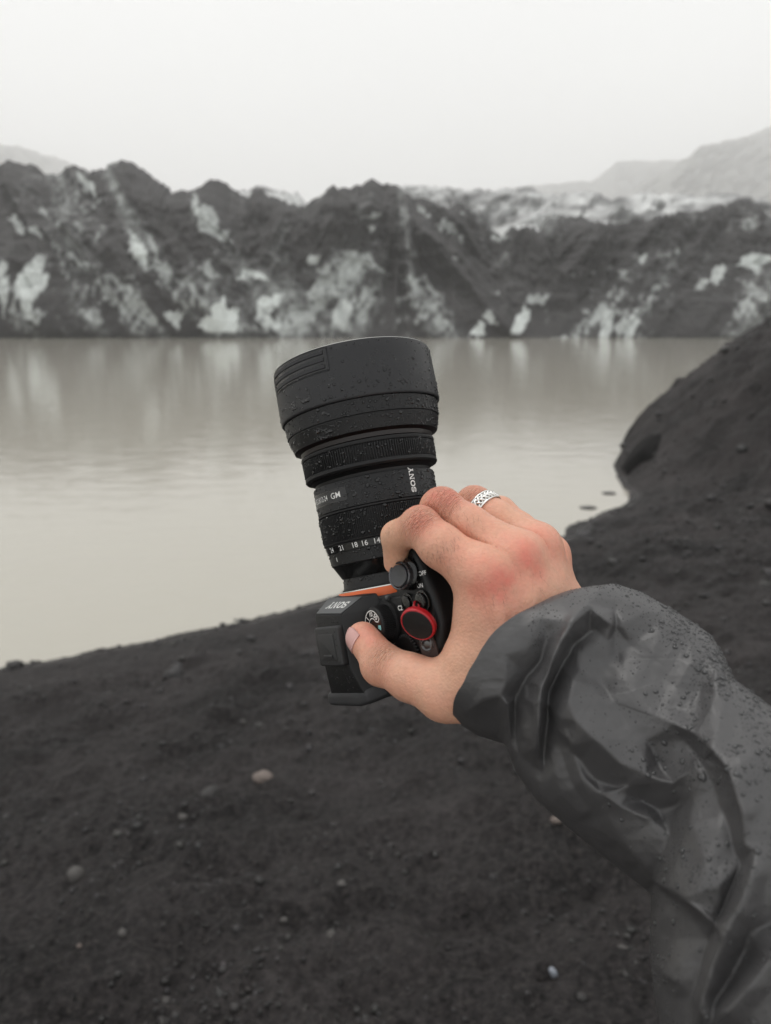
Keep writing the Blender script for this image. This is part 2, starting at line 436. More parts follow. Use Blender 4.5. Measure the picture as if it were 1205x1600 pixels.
gt = N(m, 'ShaderNodeMapRange'); gt.inputs['From Min'].default_value = .90; gt.inputs['From Max'].default_value = 1.0; gt.inputs['To Max'].default_value = .8; L(m, sp.outputs[0], gt.inputs['Value'])
mx = N(m, 'ShaderNodeMix'); mx.data_type = 'RGBA'; mx.inputs['B'].default_value = (.05, .044, .04, 1)
L(m, gt.outputs[0], mx.inputs['Factor']); L(m, r1.outputs[0], mx.inputs['A'])
L(m, mx.outputs['Result'], m.node_tree.nodes['Principled BSDF'].inputs['Base Color'])
bA = N(m, 'ShaderNodeBump', Strength=1.0, Distance=.022); L(m, nb_.outputs[0], bA.inputs['Height'])
bB = N(m, 'ShaderNodeBump', Strength=.8, Distance=.006); L(m, vo.outputs['Distance'], bB.inputs['Height']); bB.invert = True; L(m, bA.outputs[0], bB.inputs['Normal'])
L(m, bB.outputs[0], m.node_tree.nodes['Principled BSDF'].inputs['Normal'])
m_sand = m
sz2 = N(m, 'ShaderNodeSeparateXYZ'); L(m, tcn.outputs['Object'], sz2.inputs[0])
wet = N(m, 'ShaderNodeMapRange'); wet.inputs['From Min'].default_value = .01; wet.inputs['From Max'].default_value = .09; wet.inputs['To Min'].default_value = .10; wet.inputs['To Max'].default_value = .72
L(m, sz2.outputs['Z'], wet.inputs['Value']); L(m, wet.outputs[0], m.node_tree.nodes['Principled BSDF'].inputs['Roughness'])
beach = tag(link('beach', me, m), kind='structure')

# loose stones
def ground_hit(px, py):
    d = ray(px, py); t = np.linspace(.5, 40, 4000); P = CAM + d * t[:, None]
    g = ground_z(P[:, 0], P[:, 1], False); i = int(np.argmax(P[:, 2] < np.maximum(g, -.02)))
    return P[i] if i else P[-1]
def rock_mesh(seed, sub=2, sq=(1, .8, .62), amp=.28):
    bm = bmesh.new(); bmesh.ops.create_icosphere(bm, subdivisions=sub, radius=1)
    V = np.array([v.co[:] for v in bm.verts]); n = fbm(V[:, 0] * 1.1 + seed * 7, V[:, 1] * 1.1, V[:, 2] * 1.1, o=3, s=seed)
    n2 = fbm(V[:, 0] * .8 + seed, V[:, 1] * .8 + 5, V[:, 2] * .8, o=2, s=seed + 50, ridged=True)
    V = V * (1 + amp * n + amp * .5 * n2)[:, None] * sq
    for v, c_ in zip(bm.verts, V): v.co = c_
    me = bpy.data.meshes.new('stone'); bm.to_mesh(me); bm.free(); return me
def stone_mat(name, c1, c2):
    m = mat(name, c1, .62); vary(m, 30, c1, c2); add_bump(m, 60, .004, .8, 6); return m
sm_d = stone_mat('wet_basalt', (.022, .02, .02), (.06, .056, .054)); sm_g = stone_mat('grey_stone', (.06, .056, .053), (.14, .13, .122))
sm_p = stone_mat('pale_stone', (.13, .105, .092), (.24, .195, .17)); sm_w = stone_mat('bluish_white_stone', (.28, .31, .36), (.42, .45, .5))
stones = [(412, 1219, 15, 10, sm_p, 'pale pinkish stone lying on the black sand below the lens'), (330, 1248, 17, 13, sm_d, 'largest dark angular stone, just left of the pale pinkish stone'),
          (286, 1280, 8, 6, sm_g, 'small grey pebble below and left of the dark angular stone'), (119, 1371, 13, 12, sm_g, 'rounded grey stone alone in the sand at far left'),
          (865, 1524, 7, 13, sm_w, 'bluish white upright pebble beside the lower edge of the jacket sleeve'), (869, 1284, 9, 7, sm_p, 'small pinkish pebble on the sand just below the jacket cuff'),
          (953, 1398, 6, 6, sm_g, 'light grey pebble under the forearm near the sleeve'), (972, 1484, 11, 6, sm_g, 'flat grey stone touching the lower left side of the sleeve in view'),
          (517, 1463, 8, 7, sm_g, 'grey pebble in the sand at the bottom centre'), (192, 1460, 7, 6, sm_g, 'small grey pebble below the rounded grey stone'),
          (444, 1439, 6, 5, sm_g, 'tiny grey pebble left of the bottom centre pebble'), (534, 1385, 8, 6, sm_g, 'dull grey pebble in line below the camera body'), (124, 1479, 4, 3, sm_p, 'tiny pale chip of stone near the lower left')]
for i, (px, py, rw, rh, mt, lab) in enumerate(stones):
    p = ground_hit(px, py); dd = (p - CAM) @ FW
    me = rock_mesh(i + 3, 3); o_ = link('stone', me, mt)
    o_.location = tuple(p + np.array([0, 0, rh / F * dd * .35]))
    o_.scale = (rw / F * dd, rw / F * dd * .95, rh / F * dd / .62); o_.rotation_euler = (.1 * i, .15, i * 1.3)
    tag(o_, lab, 'stone', 'loose stones on the black sand')
for i, (px, py, rw, rh, lab) in enumerate([(919, 794, 13, 4, 'low dark rock breaking the lake surface nearest the shore'), (951, 771, 11, 4, 'low dark rock in the lake close to the steep bank')]):
    d = ray(px, py); t = -3.2 / d[2]; p = CAM + d * t; dd = (p - CAM) @ FW
    o_ = link('lake_rock', rock_mesh(i + 30, 3), sm_d); o_.location = tuple(p + np.array([0, 0, -.01])); o_.scale = (rw / F * dd, rw / F * dd, rh / F * dd * 1.4)
    tag(o_, lab, 'rock', 'rocks in the lake by the shore')
bp_ = at_y(996, 742, 15.0); o_ = link('bank_face_lump', rock_mesh(44, 4, (1, .8, .7), .3), mat('wet_dark_face', (.007, .0065, .0065), .85, Specular_IOR_Level=.12))  # lump added for the bank's dark steep face, darkness put into its colour
o_.location = (bp_[0] + .12, bp_[1], .16); o_.scale = (.38, 1.0, 1.0); o_.rotation_euler = (0, R(34), R(-24))
tag(o_, 'lump added as the dark steep wet face of the bank at the waterline', 'bank_face_lump')
# gravel: thousands of pebbles, one object
rg = np.random.default_rng(11)
gm = [rock_mesh(70 + i, 1, (1, .85, .6), .35) for i in range(5)]
gv_ = [np.array([v.co[:] for v in q.vertices]) for q in gm]; gf_ = np.array([p.vertices[:] for p in gm[0].polygons])
kg = 26000
rr = 1.0 + 15 * rg.random(kg) ** 1.5; th = rg.uniform(-.62, .62, kg)
gx_, gy_ = rr * np.sin(th), rr * np.cos(th)
cl = fbm(gx_ / .5, gy_ / .5, s=88, o=3); kp = (rg.random(kg) < np.clip(.45 + 1.1 * cl, .06, 1)) & (shore_dist(gx_, gy_) > .05)
gx_, gy_, rr = gx_[kp], gy_[kp], rr[kp]
gz_ = ground_z(gx_, gy_); sz_ = np.exp(rg.normal(math.log(.0038), .5, len(gx_))) * (1 + .28 * rr); sz_ = np.minimum(sz_, .012 + .004 * rr)
# coarser rubble on the bank and along the waterline
k2 = 5200; r2_ = 5.5 + 24 * rg.random(k2) ** 1.3; t2 = rg.uniform(-.62, .62, k2); x2_, y2_ = r2_ * np.sin(t2), r2_ * np.cos(t2)
d2_ = shore_dist(x2_, y2_); p2_ = .10 + .55 * sstep(x2_, 2, 6) + .6 * np.exp(-(d2_ / .35) ** 2)
kp2 = (rg.random(k2) < p2_ * np.clip(.7 + 1.2 * fbm(x2_ / .8, y2_ / .8, s=90, o=3), .1, 1)) & (d2_ > -.12)
x2_, y2_, r2_ = x2_[kp2], y2_[kp2], r2_[kp2]; s2_ = np.clip(np.exp(rg.normal(math.log(.03), .5, len(x2_))) * (.5 + r2_ / 16), .012, .12)
gx_ = np.r_[gx_, x2_]; gy_ = np.r_[gy_, y2_]; gz_ = np.r_[gz_, ground_z(x2_, y2_)]; sz_ = np.r_[sz_, s2_]
Vg = []
for i in range(len(gx_)):
    a = rg.uniform(0, 6.28); c_, s__ = math.cos(a), math.sin(a); q = gv_[i % 5] * sz_[i]
    Vg.append(np.stack([q[:, 0] * c_ - q[:, 1] * s__ + gx_[i], q[:, 0] * s__ + q[:, 1] * c_ + gy_[i], q[:, 2] + gz_[i] + sz_[i] * .15], -1))
nvp = len(gv_[0]); me = mesh_from(np.concatenate(Vg), (gf_[None] + (np.arange(len(gx_)) * nvp)[:, None, None]).reshape(-1, 3))
tone = np.exp(rg.normal(math.log(.017), .32, len(gx_))); tone = np.where(rg.random(len(gx_)) < .03, tone * 2.0, tone); tone = np.clip(tone, .01, .25)
tint = np.stack([tone, tone * rg.uniform(.86, .97, len(tone)), tone * rg.uniform(.82, .97, len(tone))], -1)
colour_attr(me, 'pebble_tone', np.repeat(tint, nvp, 0))
m = mat('pebbles', (.04, .04, .04), .55); va = N(m, 'ShaderNodeAttribute'); va.attribute_name = 'pebble_tone'; L(m, va.outputs['Color'], m.node_tree.nodes['Principled BSDF'].inputs['Base Color'])
tag(link('gravel', me, m), kind='stuff')
for q in gm: bpy.data.meshes.remove(q)

# ------------------------------------------------------------------ the held camera: local axes x = its right, y = along the lens, z = its top (mm / 1000)
def cam_frame(th=58.0, tilt=-0.183, pt=(605, 905)):
    d = np.array([(pt[0] - 602.5) / F, (800 - pt[1]) / F, -1.0]); v = -d / np.linalg.norm(d)
    a = np.array([tilt, .983, -(tilt * v[0] + .983 * v[1]) / v[2]]); a /= np.linalg.norm(a)
    l = np.cross(v, a); t = R(th)
    b = math.cos(t) * v + math.sin(t) * l
    r = np.cross(a, b)
    return r, a, b
DR, DA, DB = cam_frame()
DM = view(614, 917, 449)
def loc2view(p): return DM + p[0] * DR + p[1] * DA + p[2] * DB
def pix_on_b(px, py, B):
    d = view(px, py, 1.0); t = (B + DM @ DB) / (d @ DB); p = d * t - DM
    return np.array([p @ DR, p @ DA, p @ DB])
mm = Matrix.Identity(4)
for i in range(3):
    mm[i][0], mm[i][1], mm[i][2], mm[i][3] = DR[i], DA[i], DB[i], DM[i] / 1000
device = bpy.data.objects.new('handheld_camera', None); COL.objects.link(device)
device.empty_display_size = .05
device.matrix_world = M_CAM @ mm
tag(device, 'black mirrorless camera with a large wide-angle lens, wet with rain, gripped by the hand', 'camera')

def blk(name, base, rough, bscale=None, bdist=0.0, **kw):
    m = mat(name, base, rough, **kw)
    if bscale: add_bump(m, bscale, bdist, .7, 3)
    return m
m_body = blk('textured_black_shell', (.007, .007, .0075), .5, 1500, .00012, Specular_IOR_Level=.35)
m_hood = blk('matt_black_hood', (.014, .014, .0155), .42, 900, .00003, Specular_IOR_Level=.4)
m_barrel = blk('satin_black_barrel', (.007, .007, .0075), .45, 900, .00003, Specular_IOR_Level=.35)
m_rub = blk('ribbed_rubber', (.006, .006, .0065), .55, Specular_IOR_Level=.35)
m_gloss = blk('gloss_black', (.006, .006, .006), .16)
m_brown = blk('wet_brown_black', (.008, .004, .0035), .4)
m_white = mat('white_print', (.72, .72, .70), .5)
m_grey_print = mat('grey_print', (.3, .3, .3), .5)
m_cyan = mat('mint_print', (.22, .55, .55), .5)
m_orange = mat('orange_anodised_ring', (.72, .13, .025), .38)
m_silver = mat('bare_metal', (.62, .60, .56), .25, 1.0)
m_red = mat('red_plastic', (.42, .012, .018), .38)
m_leather = blk('dark_brown_strap', (.045, .028, .024), .6, 700, .0002)
m_glass = mat('coated_front_glass', (.01, .012, .02), .03)
m_drop = mat('rain_bead_on_black', (.002, .002, .0025), .03)
m_panel = blk('smooth_dark_grey_panel', (.075, .078, .08), .42)

def lathe(prof, n=160, rad=None, a0=0, a1=2 * math.pi, name='l'):
    """prof: list of (s, r) mm; turned round the lens axis. rad(i_profile, phi) -> extra radius"""
    full = abs((a1 - a0) - 2 * math.pi) < 1e-6
    ph = np.linspace(a0, a1, n, endpoint=not full)
    V = []
    for i, (s, r_) in enumerate(prof):
        rr = r_ + (rad(i, ph) if rad else 0)
        V.append(np.stack([rr * np.sin(ph), np.full_like(ph, s), rr * np.cos(ph)], -1))
    V = np.array(V).reshape(-1, 3) / 1000
    f = grid_faces(len(prof), n, wrap=full)[:, ::-1].copy()
    return mesh_from(V, f, name)

def bev(me, w, seg=2, ang=25):
    bm = bmesh.new(); bm.from_mesh(me)
    bmesh.ops.remove_doubles(bm, verts=bm.verts, dist=1e-6)
    bmesh.ops.recalc_face_normals(bm, faces=bm.faces)
    ed = [e for e in bm.edges if len(e.link_faces) == 2 and e.calc_face_angle() > R(ang)]
    if w: bmesh.ops.bevel(bm, geom=ed, offset=w / 1000, offset_type='OFFSET', segments=seg, profile=.5, affect='EDGES', clamp_overlap=True)
    bm.to_mesh(me); bm.free()
    me.set_sharp_from_angle(angle=R(38)) if hasattr(me, 'set_sharp_from_angle') else None
    return me

def loft(sections, w=0.8, seg=2):
    n = len(sections[0]); V = []; Fc = []
    for s in sections: V += [tuple(q / 1000 for q in p) for p in s]
    for i in range(len(sections) - 1):
        for j in range(n):
            a = i * n + j; b = i * n + (j + 1) % n
            Fc.append((a, b, b + n, a + n))
    Fc.append(tuple(range(n))[::-1]); Fc.append(tuple(range((len(sections) - 1) * n, len(sections) * n)))
    return bev(mesh_from(V, Fc), w, seg)

def prism(outline, z0, z1, w=.8, top_scale=None, seg=2, axis='z'):
    """outline in (r, a), extruded along b"""
    c = np.mean(outline, 0)
    o2 = [tuple(c + (np.array(p) - c) * (top_scale or 1)) for p in outline]
    return loft([[(x, y, z0) for x, y in outline], [(x, y, z1) for x, y in o2]], w, seg)

def round_rect(x0, x1, y0, y1, rad, k=4):
    P = []
    for cx, cy, a in ((x1 - rad, y1 - rad, 0), (x0 + rad, y1 - rad, 90), (x0 + rad, y0 + rad, 180), (x1 - rad, y0 + rad, 270)):
        for q in range(k + 1): P.append((cx + rad * math.cos(R(a + 90 * q / k)), cy + rad * math.sin(R(a + 90 * q / k))))
    return P

def knob(cx, cy, prof, n=48, rad=None, tilt=(0, 0)):
    """turned about z (camera top axis); prof (r, z)"""
    ph = np.linspace(0, 2 * math.pi, n, endpoint=False); V = []
    for i, (r_, z) in enumerate(prof):
        rr = r_ + (rad(i, ph) if rad else 0)
        V.append(np.stack([rr * np.cos(ph), rr * np.sin(ph), np.full_like(ph, z)], -1))
    V = np.array(V).reshape(-1, 3)
    if tilt != (0, 0):
        Rm = np.array(Matrix.Rotation(R(tilt[0]), 3, 'X') @ Matrix.Rotation(R(tilt[1]), 3, 'Y'))
        z0 = prof[0][1]; V = (V - [0, 0, z0]) @ Rm.T + [0, 0, z0]
    V = (V + [cx, cy, 0]) / 1000
    f = grid_faces(len(prof), n, wrap=True)
    me = mesh_from(V, f)
    return bev(me, 0)

def dk(name, me, m, parent=None, label=None, smooth=True):
    ob = link(name, me, m, parent if parent is not None else device, smooth)
    if smooth and hasattr(me, 'set_sharp_from_angle'): me.set_sharp_from_angle(angle=R(40))
    if label: ob['label'] = label
    return ob

def text_verts(s, size, bold=0.0, xs=1.0, res=3, serif=False):
    cu = bpy.data.curves.new('t', 'FONT'); cu.body = s; cu.size = size; cu.offset = bold; cu.resolution_u = res
    cu.align_x = 'CENTER'; cu.align_y = 'CENTER'
    ob = bpy.data.objects.new('t', cu); COL.objects.link(ob)
    dg = bpy.context.evaluated_depsgraph_get(); dg.update()
    me = ob.evaluated_get(dg).to_mesh()
    V = np.array([v.co[:] for v in me.vertices]); Fc = [tuple(p.vertices) for p in me.polygons]
    ob.evaluated_get(dg).to_mesh_clear()
    bpy.data.objects.remove(ob); bpy.data.curves.remove(cu)
    if len(V) == 0: V = np.zeros((0, 3))
    V = V.copy(); V[:, 0] *= xs
    return V, Fc

def subdivide_long(V, Fc, maxlen):
    me = mesh_from(V, Fc); bm = bmesh.new(); bm.from_mesh(me)
    bmesh.ops.triangulate(bm, faces=bm.faces)
    for _ in range(4):
        e = [e for e in bm.edges if e.calc_length() > maxlen]
        if not e: break
        bmesh.ops.subdivide_edges(bm, edges=e, cuts=1); bmesh.ops.triangulate(bm, faces=bm.faces)
    V = np.array([v.co[:] for v in bm.verts]); bm.verts.index_update(); Fc = [tuple(v.index for v in f.verts) for f in bm.faces]
    bm.free(); bpy.data.meshes.remove(me); return V, Fc

# wide slab-serif letters S O N Y drawn as outlines, unit height
def band(pts, wds, closed=False):
    P = np.array(pts, float); n = len(P)
    T = np.gradient(P, axis=0) if not closed else np.roll(P, -1, 0) - np.roll(P, 1, 0)
    T /= np.linalg.norm(T, axis=1)[:, None]; Nn = np.stack([-T[:, 1], T[:, 0]], -1)
    W = np.array(wds)[:, None] / 2 if np.ndim(wds) else wds / 2
    A, B = P + Nn * W, P - Nn * W
    V = np.concatenate([A, B]); Fc = [(i, i + 1, n + i + 1, n + i) for i in range(n - 1)]
    if closed: Fc.append((n - 1, 0, n, 2 * n - 1))
    return V, Fc
def wordmark():
    Vs = []; Fs = []
    def put(V, Fc, dx):
        V = np.array(V, float); k = sum(len(q) for q in Vs); Vs.append(V + [dx, 0]); Fs.extend([tuple(k + i for i in f) for f in Fc])
    def quad(pts, dx): put(pts, [tuple(range(len(pts)))], dx)
    t = np.linspace(0, 1, 30)
    # S
    cx = .5 + .40 * np.cos(np.linspace(R(25), R(270), 15)); cy = .72 + .19 * np.sin(np.linspace(R(25), R(270), 15))
    ex = .5 + .42 * np.cos(np.linspace(R(90), R(-155), 15)); ey = .29 + .20 * np.sin(np.linspace(R(90), R(-155), 15))
    put(*band(np.stack([np.concatenate([cx, ex]), np.concatenate([cy, ey])], -1), .19), 0)
    quad([(.82, .62), (.95, .62), (.95, .98), (.85, .98)], 0); quad([(.05, .02), (.16, .02), (.18, .38), (.05, .38)], 0)
    a = np.linspace(0, 2 * math.pi, 36, endpoint=False)
    put(*band(np.stack([.6 + .5 * np.cos(a), .5 + .41 * np.sin(a)], -1), .17 + .1 * np.abs(np.cos(a)), True), 1.12)
    # N
    for q in ([(.12, .1), (.26, .1), (.26, .9), (.12, .9)], [(0, 0), (.4, 0), (.4, .13), (0, .13)], [(0, .87), (.36, .87), (.36, 1), (0, 1)], [(.12, 1), (.36, 1), (1.06, .0), (.82, 0)],
              [(.92, .1), (1.06, .1), (1.06, .9), (.92, .9)], [(.76, .87), (1.2, .87), (1.2, 1), (.76, 1)]): quad(q, 2.48)
    # Y
    for q in ([(.47, .0), (.7, .0), (.7, .48), (.47, .48)], [(.34, 0), (.84, 0), (.84, .13), (.34, .13)], [(.08, 1), (.34, 1), (.7, .45), (.47, .42)], [(.84, 1), (1.08, 1), (.7, .42), (.5, .45)],
              [(0, .87), (.46, .87), (.46, 1), (0, 1)], [(.72, .87), (1.18, .87), (1.18, 1), (.72, 1)]): quad(q, 3.74)
    V = np.concatenate(Vs); V = np.c_[V[:, 0] - 2.46, V[:, 1] - .5, np.zeros(len(V))]
    return V, Fs

def lens_r(s):
    P = np.array([(17.6, 33.0), (24.2, 33.6), (24.62, 34.3), (28.35, 35.1), (28.6, 35.1), (47.6, 35.4), (62.5, 35.9), (63, 35.6)])
    return np.interp(s, P[:, 0], P[:, 1])
def on_lens(V, Fc, phi0, s0, radius, rot=0, m=None, name='lettering', parent=None, lift=.06, label=None, sub=1.0):
    """bend flat artwork (mm) round the lens; rot in degrees, 0 = upright with the front element up"""
    V, Fc = subdivide_long(V, Fc, sub)
    c, s = math.cos(R(rot)), math.sin(R(rot))
    x = V[:, 0] * c - V[:, 1] * s; y = V[:, 0] * s + V[:, 1] * c
    ph = R(phi0) + x / radius
    rr = lens_r(s0 + y) + lift
    P = np.stack([rr * np.sin(ph), s0 + y, rr * np.cos(ph)], -1) / 1000
    return dk(name, mesh_from(P, Fc), m, parent, label)

# ---- lens
lens_prof = [(2.0, 28.4), (2.3, 29.2), (3.0, 29.2), (3.2, 28.4), (9.2, 27.6), (9.4, 28.2), (17.0, 32.3), (17.6, 33.0), (24.2, 33.6), (24.3, 33.0), (24.5, 33.0), (24.6, 34.2), (28.4, 35.0), (28.6, 34.4), (29, 34.4), (29, 33.5), (47.2, 33.5), (47.2, 35.0), (47.6, 35.4), (62.5, 35.9), (63.0, 35.6), (63.2, 34.0), (65.0, 34.4), (66.6, 36.6), (66.8, 36.0), (67.2, 36.0)]
lens = dk('lens', lathe(lens_prof, 180), m_barrel, label='black wide-angle zoom lens beaded with rain')
dk('scale_band', lathe([(24.62, 34.25), (28.35, 35.05)], 180), m_gloss, lens)
dk('neck_collar', lathe([(9.42, 28.26), (16.98, 32.36)], 160), m_gloss, lens)
def ribs(n, depth):
    def f(i, ph):
        if i in (0, 1, -1): return 0 * ph
        return depth * (np.sin(ph * n) > 0)
    return f
zp = [(28.9, 34.6), (29.3, 35.35), (29.9, 35.5), (30.1, 35.1), (31.2, 35.1), (45.2, 35.35), (45.5, 35.2), (46.1, 35.85), (46.9, 35.8), (47.1, 35.2)]
def zr(i, ph): return (.3 * np.clip(np.sin(ph * 190) * 3, -1, 1) * (1 if i in (4, 5) else 0)) + .2 * (i in (4, 5))
dk('zoom_ring', lathe(zp, 1710, zr), m_rub, lens, 'finely ribbed zoom ring with water in its grooves')
fp = [(66.8, 36.4), (67.2, 38.6), (68.2, 39.4), (70.0, 39.3), (70.3, 38.7), (71.0, 38.7), (79.0, 39.0), (79.8, 39.0), (80.0, 39.6), (81.0, 39.9), (81.9, 39.7), (82.2, 38.2)]
def fr(i, ph): return (.38 * np.clip(np.sin(ph * 165) * 3, -1, 1) * (1 if i in (5, 6) else 0)) + .25 * (i in (5, 6))
dk('focus_ring', lathe(fp, 1485, fr), m_rub, lens, 'ribbed focus ring')
dk('recessed_collar', lathe([(82.0, 37.2), (82.6, 38.9), (84.9, 39.4), (85.3, 40.6), (86, 42.1)], 180), m_brown, lens)
dk('front_barrel', lathe([(85.6, 41.0), (86.2, 42.7), (93.8, 45.0), (94.0, 44.6), (94.5, 44.6), (94.8, 45.35), (103.0, 46.0), (103.0, 44)], 200), m_barrel, lens)
A0, A1 = -17, 42
hood = dk('lens_hood', lathe([(103.4, 44.2), (103.2, 47.0), (103.9, 47.5), (104.6, 47.6), (120.9, 47.55), (121.3, 47.5), (129, 47.5), (133.8, 47.1), (134.7, 46.8), (134.9, 46.2), (134.6, 45.6), (128, 44.6), (106, 43.2)], 440, lambda i, p: -.5 * ((np.degrees((p + math.pi) % (2 * math.pi) - math.pi) > A0) & (np.degrees((p + math.pi) % (2 * math.pi) - math.pi) < A1)) * (i in (5, 6, 7, 8))), m_hood, lens, 'deep round lens hood, open at the front')
dk('hood_rim', lathe([(134.72, 46.84), (135.05, 46.5), (135.0, 46.1), (134.8, 46.0)], 180), mat('pale_rim', (.42, .42, .40), .35), hood)  # thin pale line round the front edge of the hood
dk('inner_barrel', lathe([(106, 43.1), (107, 40), (112, 36), (113, 35.5)], 120), m_gloss, lens)
gp = [(113 + 12 * math.sin(t), 35.6 * math.cos(t) + .01) for t in np.linspace(0, math.pi / 2, 12)]
dk('front_element', lathe(gp, 96), m_glass, lens)
# hood lock: recessed panel with raised slats, front left
def lens_patch(p0, p1, s0, s1, r0, r1, n=18):
    ph = np.linspace(R(p0), R(p1), n); V = []
    for (s, r_) in ((s0, r0), (s0 + .3, r1), (s1 - .3, r1), (s1, r0)):
        V.append(np.stack([r_ * np.sin(ph), np.full(n, s), r_ * np.cos(ph)], -1))
    V = np.array(V) / 1000; 
    V = np.concatenate([V.reshape(-1, 3)]); f = grid_faces(4, n)[:, ::-1].copy()
    f = [tuple(q) for q in f] + [tuple([i * n for i in range(4)]), tuple([i * n + n - 1 for i in range(4)][::-1])]
    return mesh_from(V, f)
dk('lock_panel', lens_patch(A0, A1, 121.5, 134.2, 46.6, 47.28), m_gloss, hood)
for k in range(3):
    dk('lock_slat', lens_patch(A0 + 1.5, A1 - 2, 122.6 + 3.9 * k, 124.9 + 3.9 * k, 47.3, 47.75), m_hood, hood)
dk('lock_frame', lens_patch(A1, A1 + 1.0, 121.0, 134.3, 47.2, 47.85, 4), m_hood, hood)
dk('lock_frame', lens_patch(A0 - 1, A1 + 1, 120.6, 121.4, 47.2, 47.8), m_hood, hood)
# writing on the lens
V, Fc = wordmark()
on_lens(V * 3.0 * np.array([.95, 1.1, 1]), Fc, 94.5, 56.6, 35.72, 90, m_white, 'wordmark', lens, .12)
def outline_frame(w_, h, rad, t):
    P = np.array(round_rect(-w_ / 2, w_ / 2, -h / 2, h / 2, rad)); c = P * [1 - 2 * t / w_, 1 - 2 * t / h]; n = len(P)
    V = np.concatenate([P, c]); return np.c_[V, np.zeros(len(V))], [(i, (i + 1) % n, n + (i + 1) % n, n + i) for i in range(n)]
on_lens(*outline_frame(35, 7.4, .8, .35), 3.5, 55.6, 35.66, 0, m_gloss, 'name_plate_frame', lens, .12)
on_lens(np.array([[-17.2, -3.4, 0], [17.2, -3.4, 0], [17.2, 3.4, 0], [-17.2, 3.4, 0]]), [(0, 1, 2, 3)], 3.5, 55.6, 35.66, 0, blk('name_plate_black', (.012, .012, .013), .35), 'name_plate', lens, .10)
on_lens(*text_verts('FE 2.8/12-24', 4.3, .03, .76), -4.5, 55.6, 35.66, 0, m_white, 'lettering', lens, .16)
on_lens(*text_verts('GM', 4.7, .03, 1.05), 19.5, 55.6, 35.66, 0, m_white, 'lettering', lens, .16)
for tx, ph in (('24', -2), ('21', 14), ('18', 29.5), ('16', 39.5), ('14', 51), ('12', 68)):
    on_lens(*text_verts(tx, 4.0, .05, 1.05), ph, 26.5, 34.66, 0, m_white, 'focal_length_mark', lens, .2)
on_lens(np.array([[-.35, -1.2, 0], [.35, -1.2, 0], [.35, 1.2, 0], [-.35, 1.2, 0]]), [(0, 1, 2, 3)], 0, 20.9, 33.3, 0, m_white, 'index_mark', lens, .12)

# ---- mount
dk('mount_ring', lathe([(-3, 32.0), (1.0, 32.0), (1.5, 31.6), (1.6, 27)], 140), m_orange, label='orange ring round the lens mount')
dk('mount_flange', lathe([(1.62, 30.9), (2.2, 30.8), (2.25, 27)], 140), m_silver)

# ---- body
outl = [(-20, -3), (33, -3), (49, -2), (53, 14), (57, 24), (62, 28), (68, 24), (73, 13.5), (77, 2), (80, -8), (82, -20), (78, -33), (68, -41), (30, -42), (-20, -42), (-48, -38), (-50, -30), (-50, -9), (-47, -5)]
def shr(k, dx=0): return [(x * k + dx, y) for x, y in outl]
body = dk('body', loft([[(x * .86, (y + 10) * .62 - 10, -34) for x, y in outl], [(x * .93, (y + 10) * .74 - 10, -8) for x, y in outl], [(x * .985, (y + 10) * .93 - 10, 18) for x, y in outl], [(x, y, 26) for x, y in outl], [((x - 10) * .975 + 10, (y + 8) * .955 - 8, 29.2) for x, y in outl]], 1.4, 3), m_body, label='black body with textured shell')
deck = [(34, -4.5), (60, -4.5), (68, -6), (73, -10), (75.5, -17), (74, -27), (70, -35), (60, -39.5), (33, -39.5)]
dk('top_deck', prism(deck, 28.6, 30.4, .7, .985), m_body)
dk('deck_seam', prism([(x * 1.012 - .6, y * 1.03) for x, y in deck], 28.6, 29.55, .3), m_gloss)
# prism hump
hump = dk('viewfinder_hump', loft([
    [(-15, 1.2, 28), (27.5, -1.0, 28), (25.5, -1.6, 35.8), (-12.6, .2, 35.8)],
    [(-16, -7.4, 28), (33, -8.0, 28), (22.2, -8.7, 49), (-6.6, -7.0, 49)],
    [(-16, -37, 28), (33, -37, 28), (21.5, -37, 49), (-7, -37, 49)],
    [(-17, -52, 24), (33, -50, 24), (26, -51, 45.6), (-12, -53, 45.6)]], 1.0, 3), m_body, label='raised viewfinder hump')
# eyecup
ec = lambda k, y, z0, z1: [(-19 + k, y, z0), (28 - k, y + 3, z0), (33 - k, y + 4, z0 + 10), (33 - k, y + 4.2, 36), (28 - k, y + 2, z1 - 1), (20 - k, y + .6, z1), (-15 + k, y, z1), (-19 + k, y, z1 - 3)]
dk('eyecup', loft([ec(2, -51, 20, 45.5), ec(0, -53, 18, 46.6), ec(0, -57.5, 18, 46.6), ec(1.6, -59, 20, 44.6)], 1.2, 3), blk('eyecup_rubber', (.022, .022, .024), .62), hump, 'soft rubber eyecup')
# logo panel on the hump's sloping front
pc = np.array([(25.2, -1.8, 35.9), (-12.4, .1, 35.9), (-6.4, -6.9, 48.6), (21.9, -8.5, 48.6)])
nrm = np.cross(pc[1] - pc[0], pc[3] - pc[0]); nrm /= np.linalg.norm(nrm)
if nrm[1] < 0: nrm = -nrm
dk('logo_panel', bev(mesh_from(np.concatenate([pc + nrm * .05, pc + nrm * .5]) / 1000, [(4, 5, 6, 7), (0, 3, 2, 1), (0, 1, 5, 4), (1, 2, 6, 5), (2, 3, 7, 6), (3, 0, 4, 7)]), .12, 1), m_panel, hump, smooth=False)
ctr = pc.mean(0) + nrm * .58
ux = (pc[1] - pc[0]) / np.linalg.norm(pc[1] - pc[0]); uy = (pc[3] - pc[0]); uy = uy - ux * (uy @ ux); uy /= np.linalg.norm(uy)
V, Fc = wordmark()
LV = ctr + nrm * 0 + (V[:, :1] * 4.4) * ux + (V[:, 1:2] * 5.6) * uy + ux * -1.5
dk('wordmark', mesh_from(LV / 1000, Fc), m_white, hump, smooth=False)
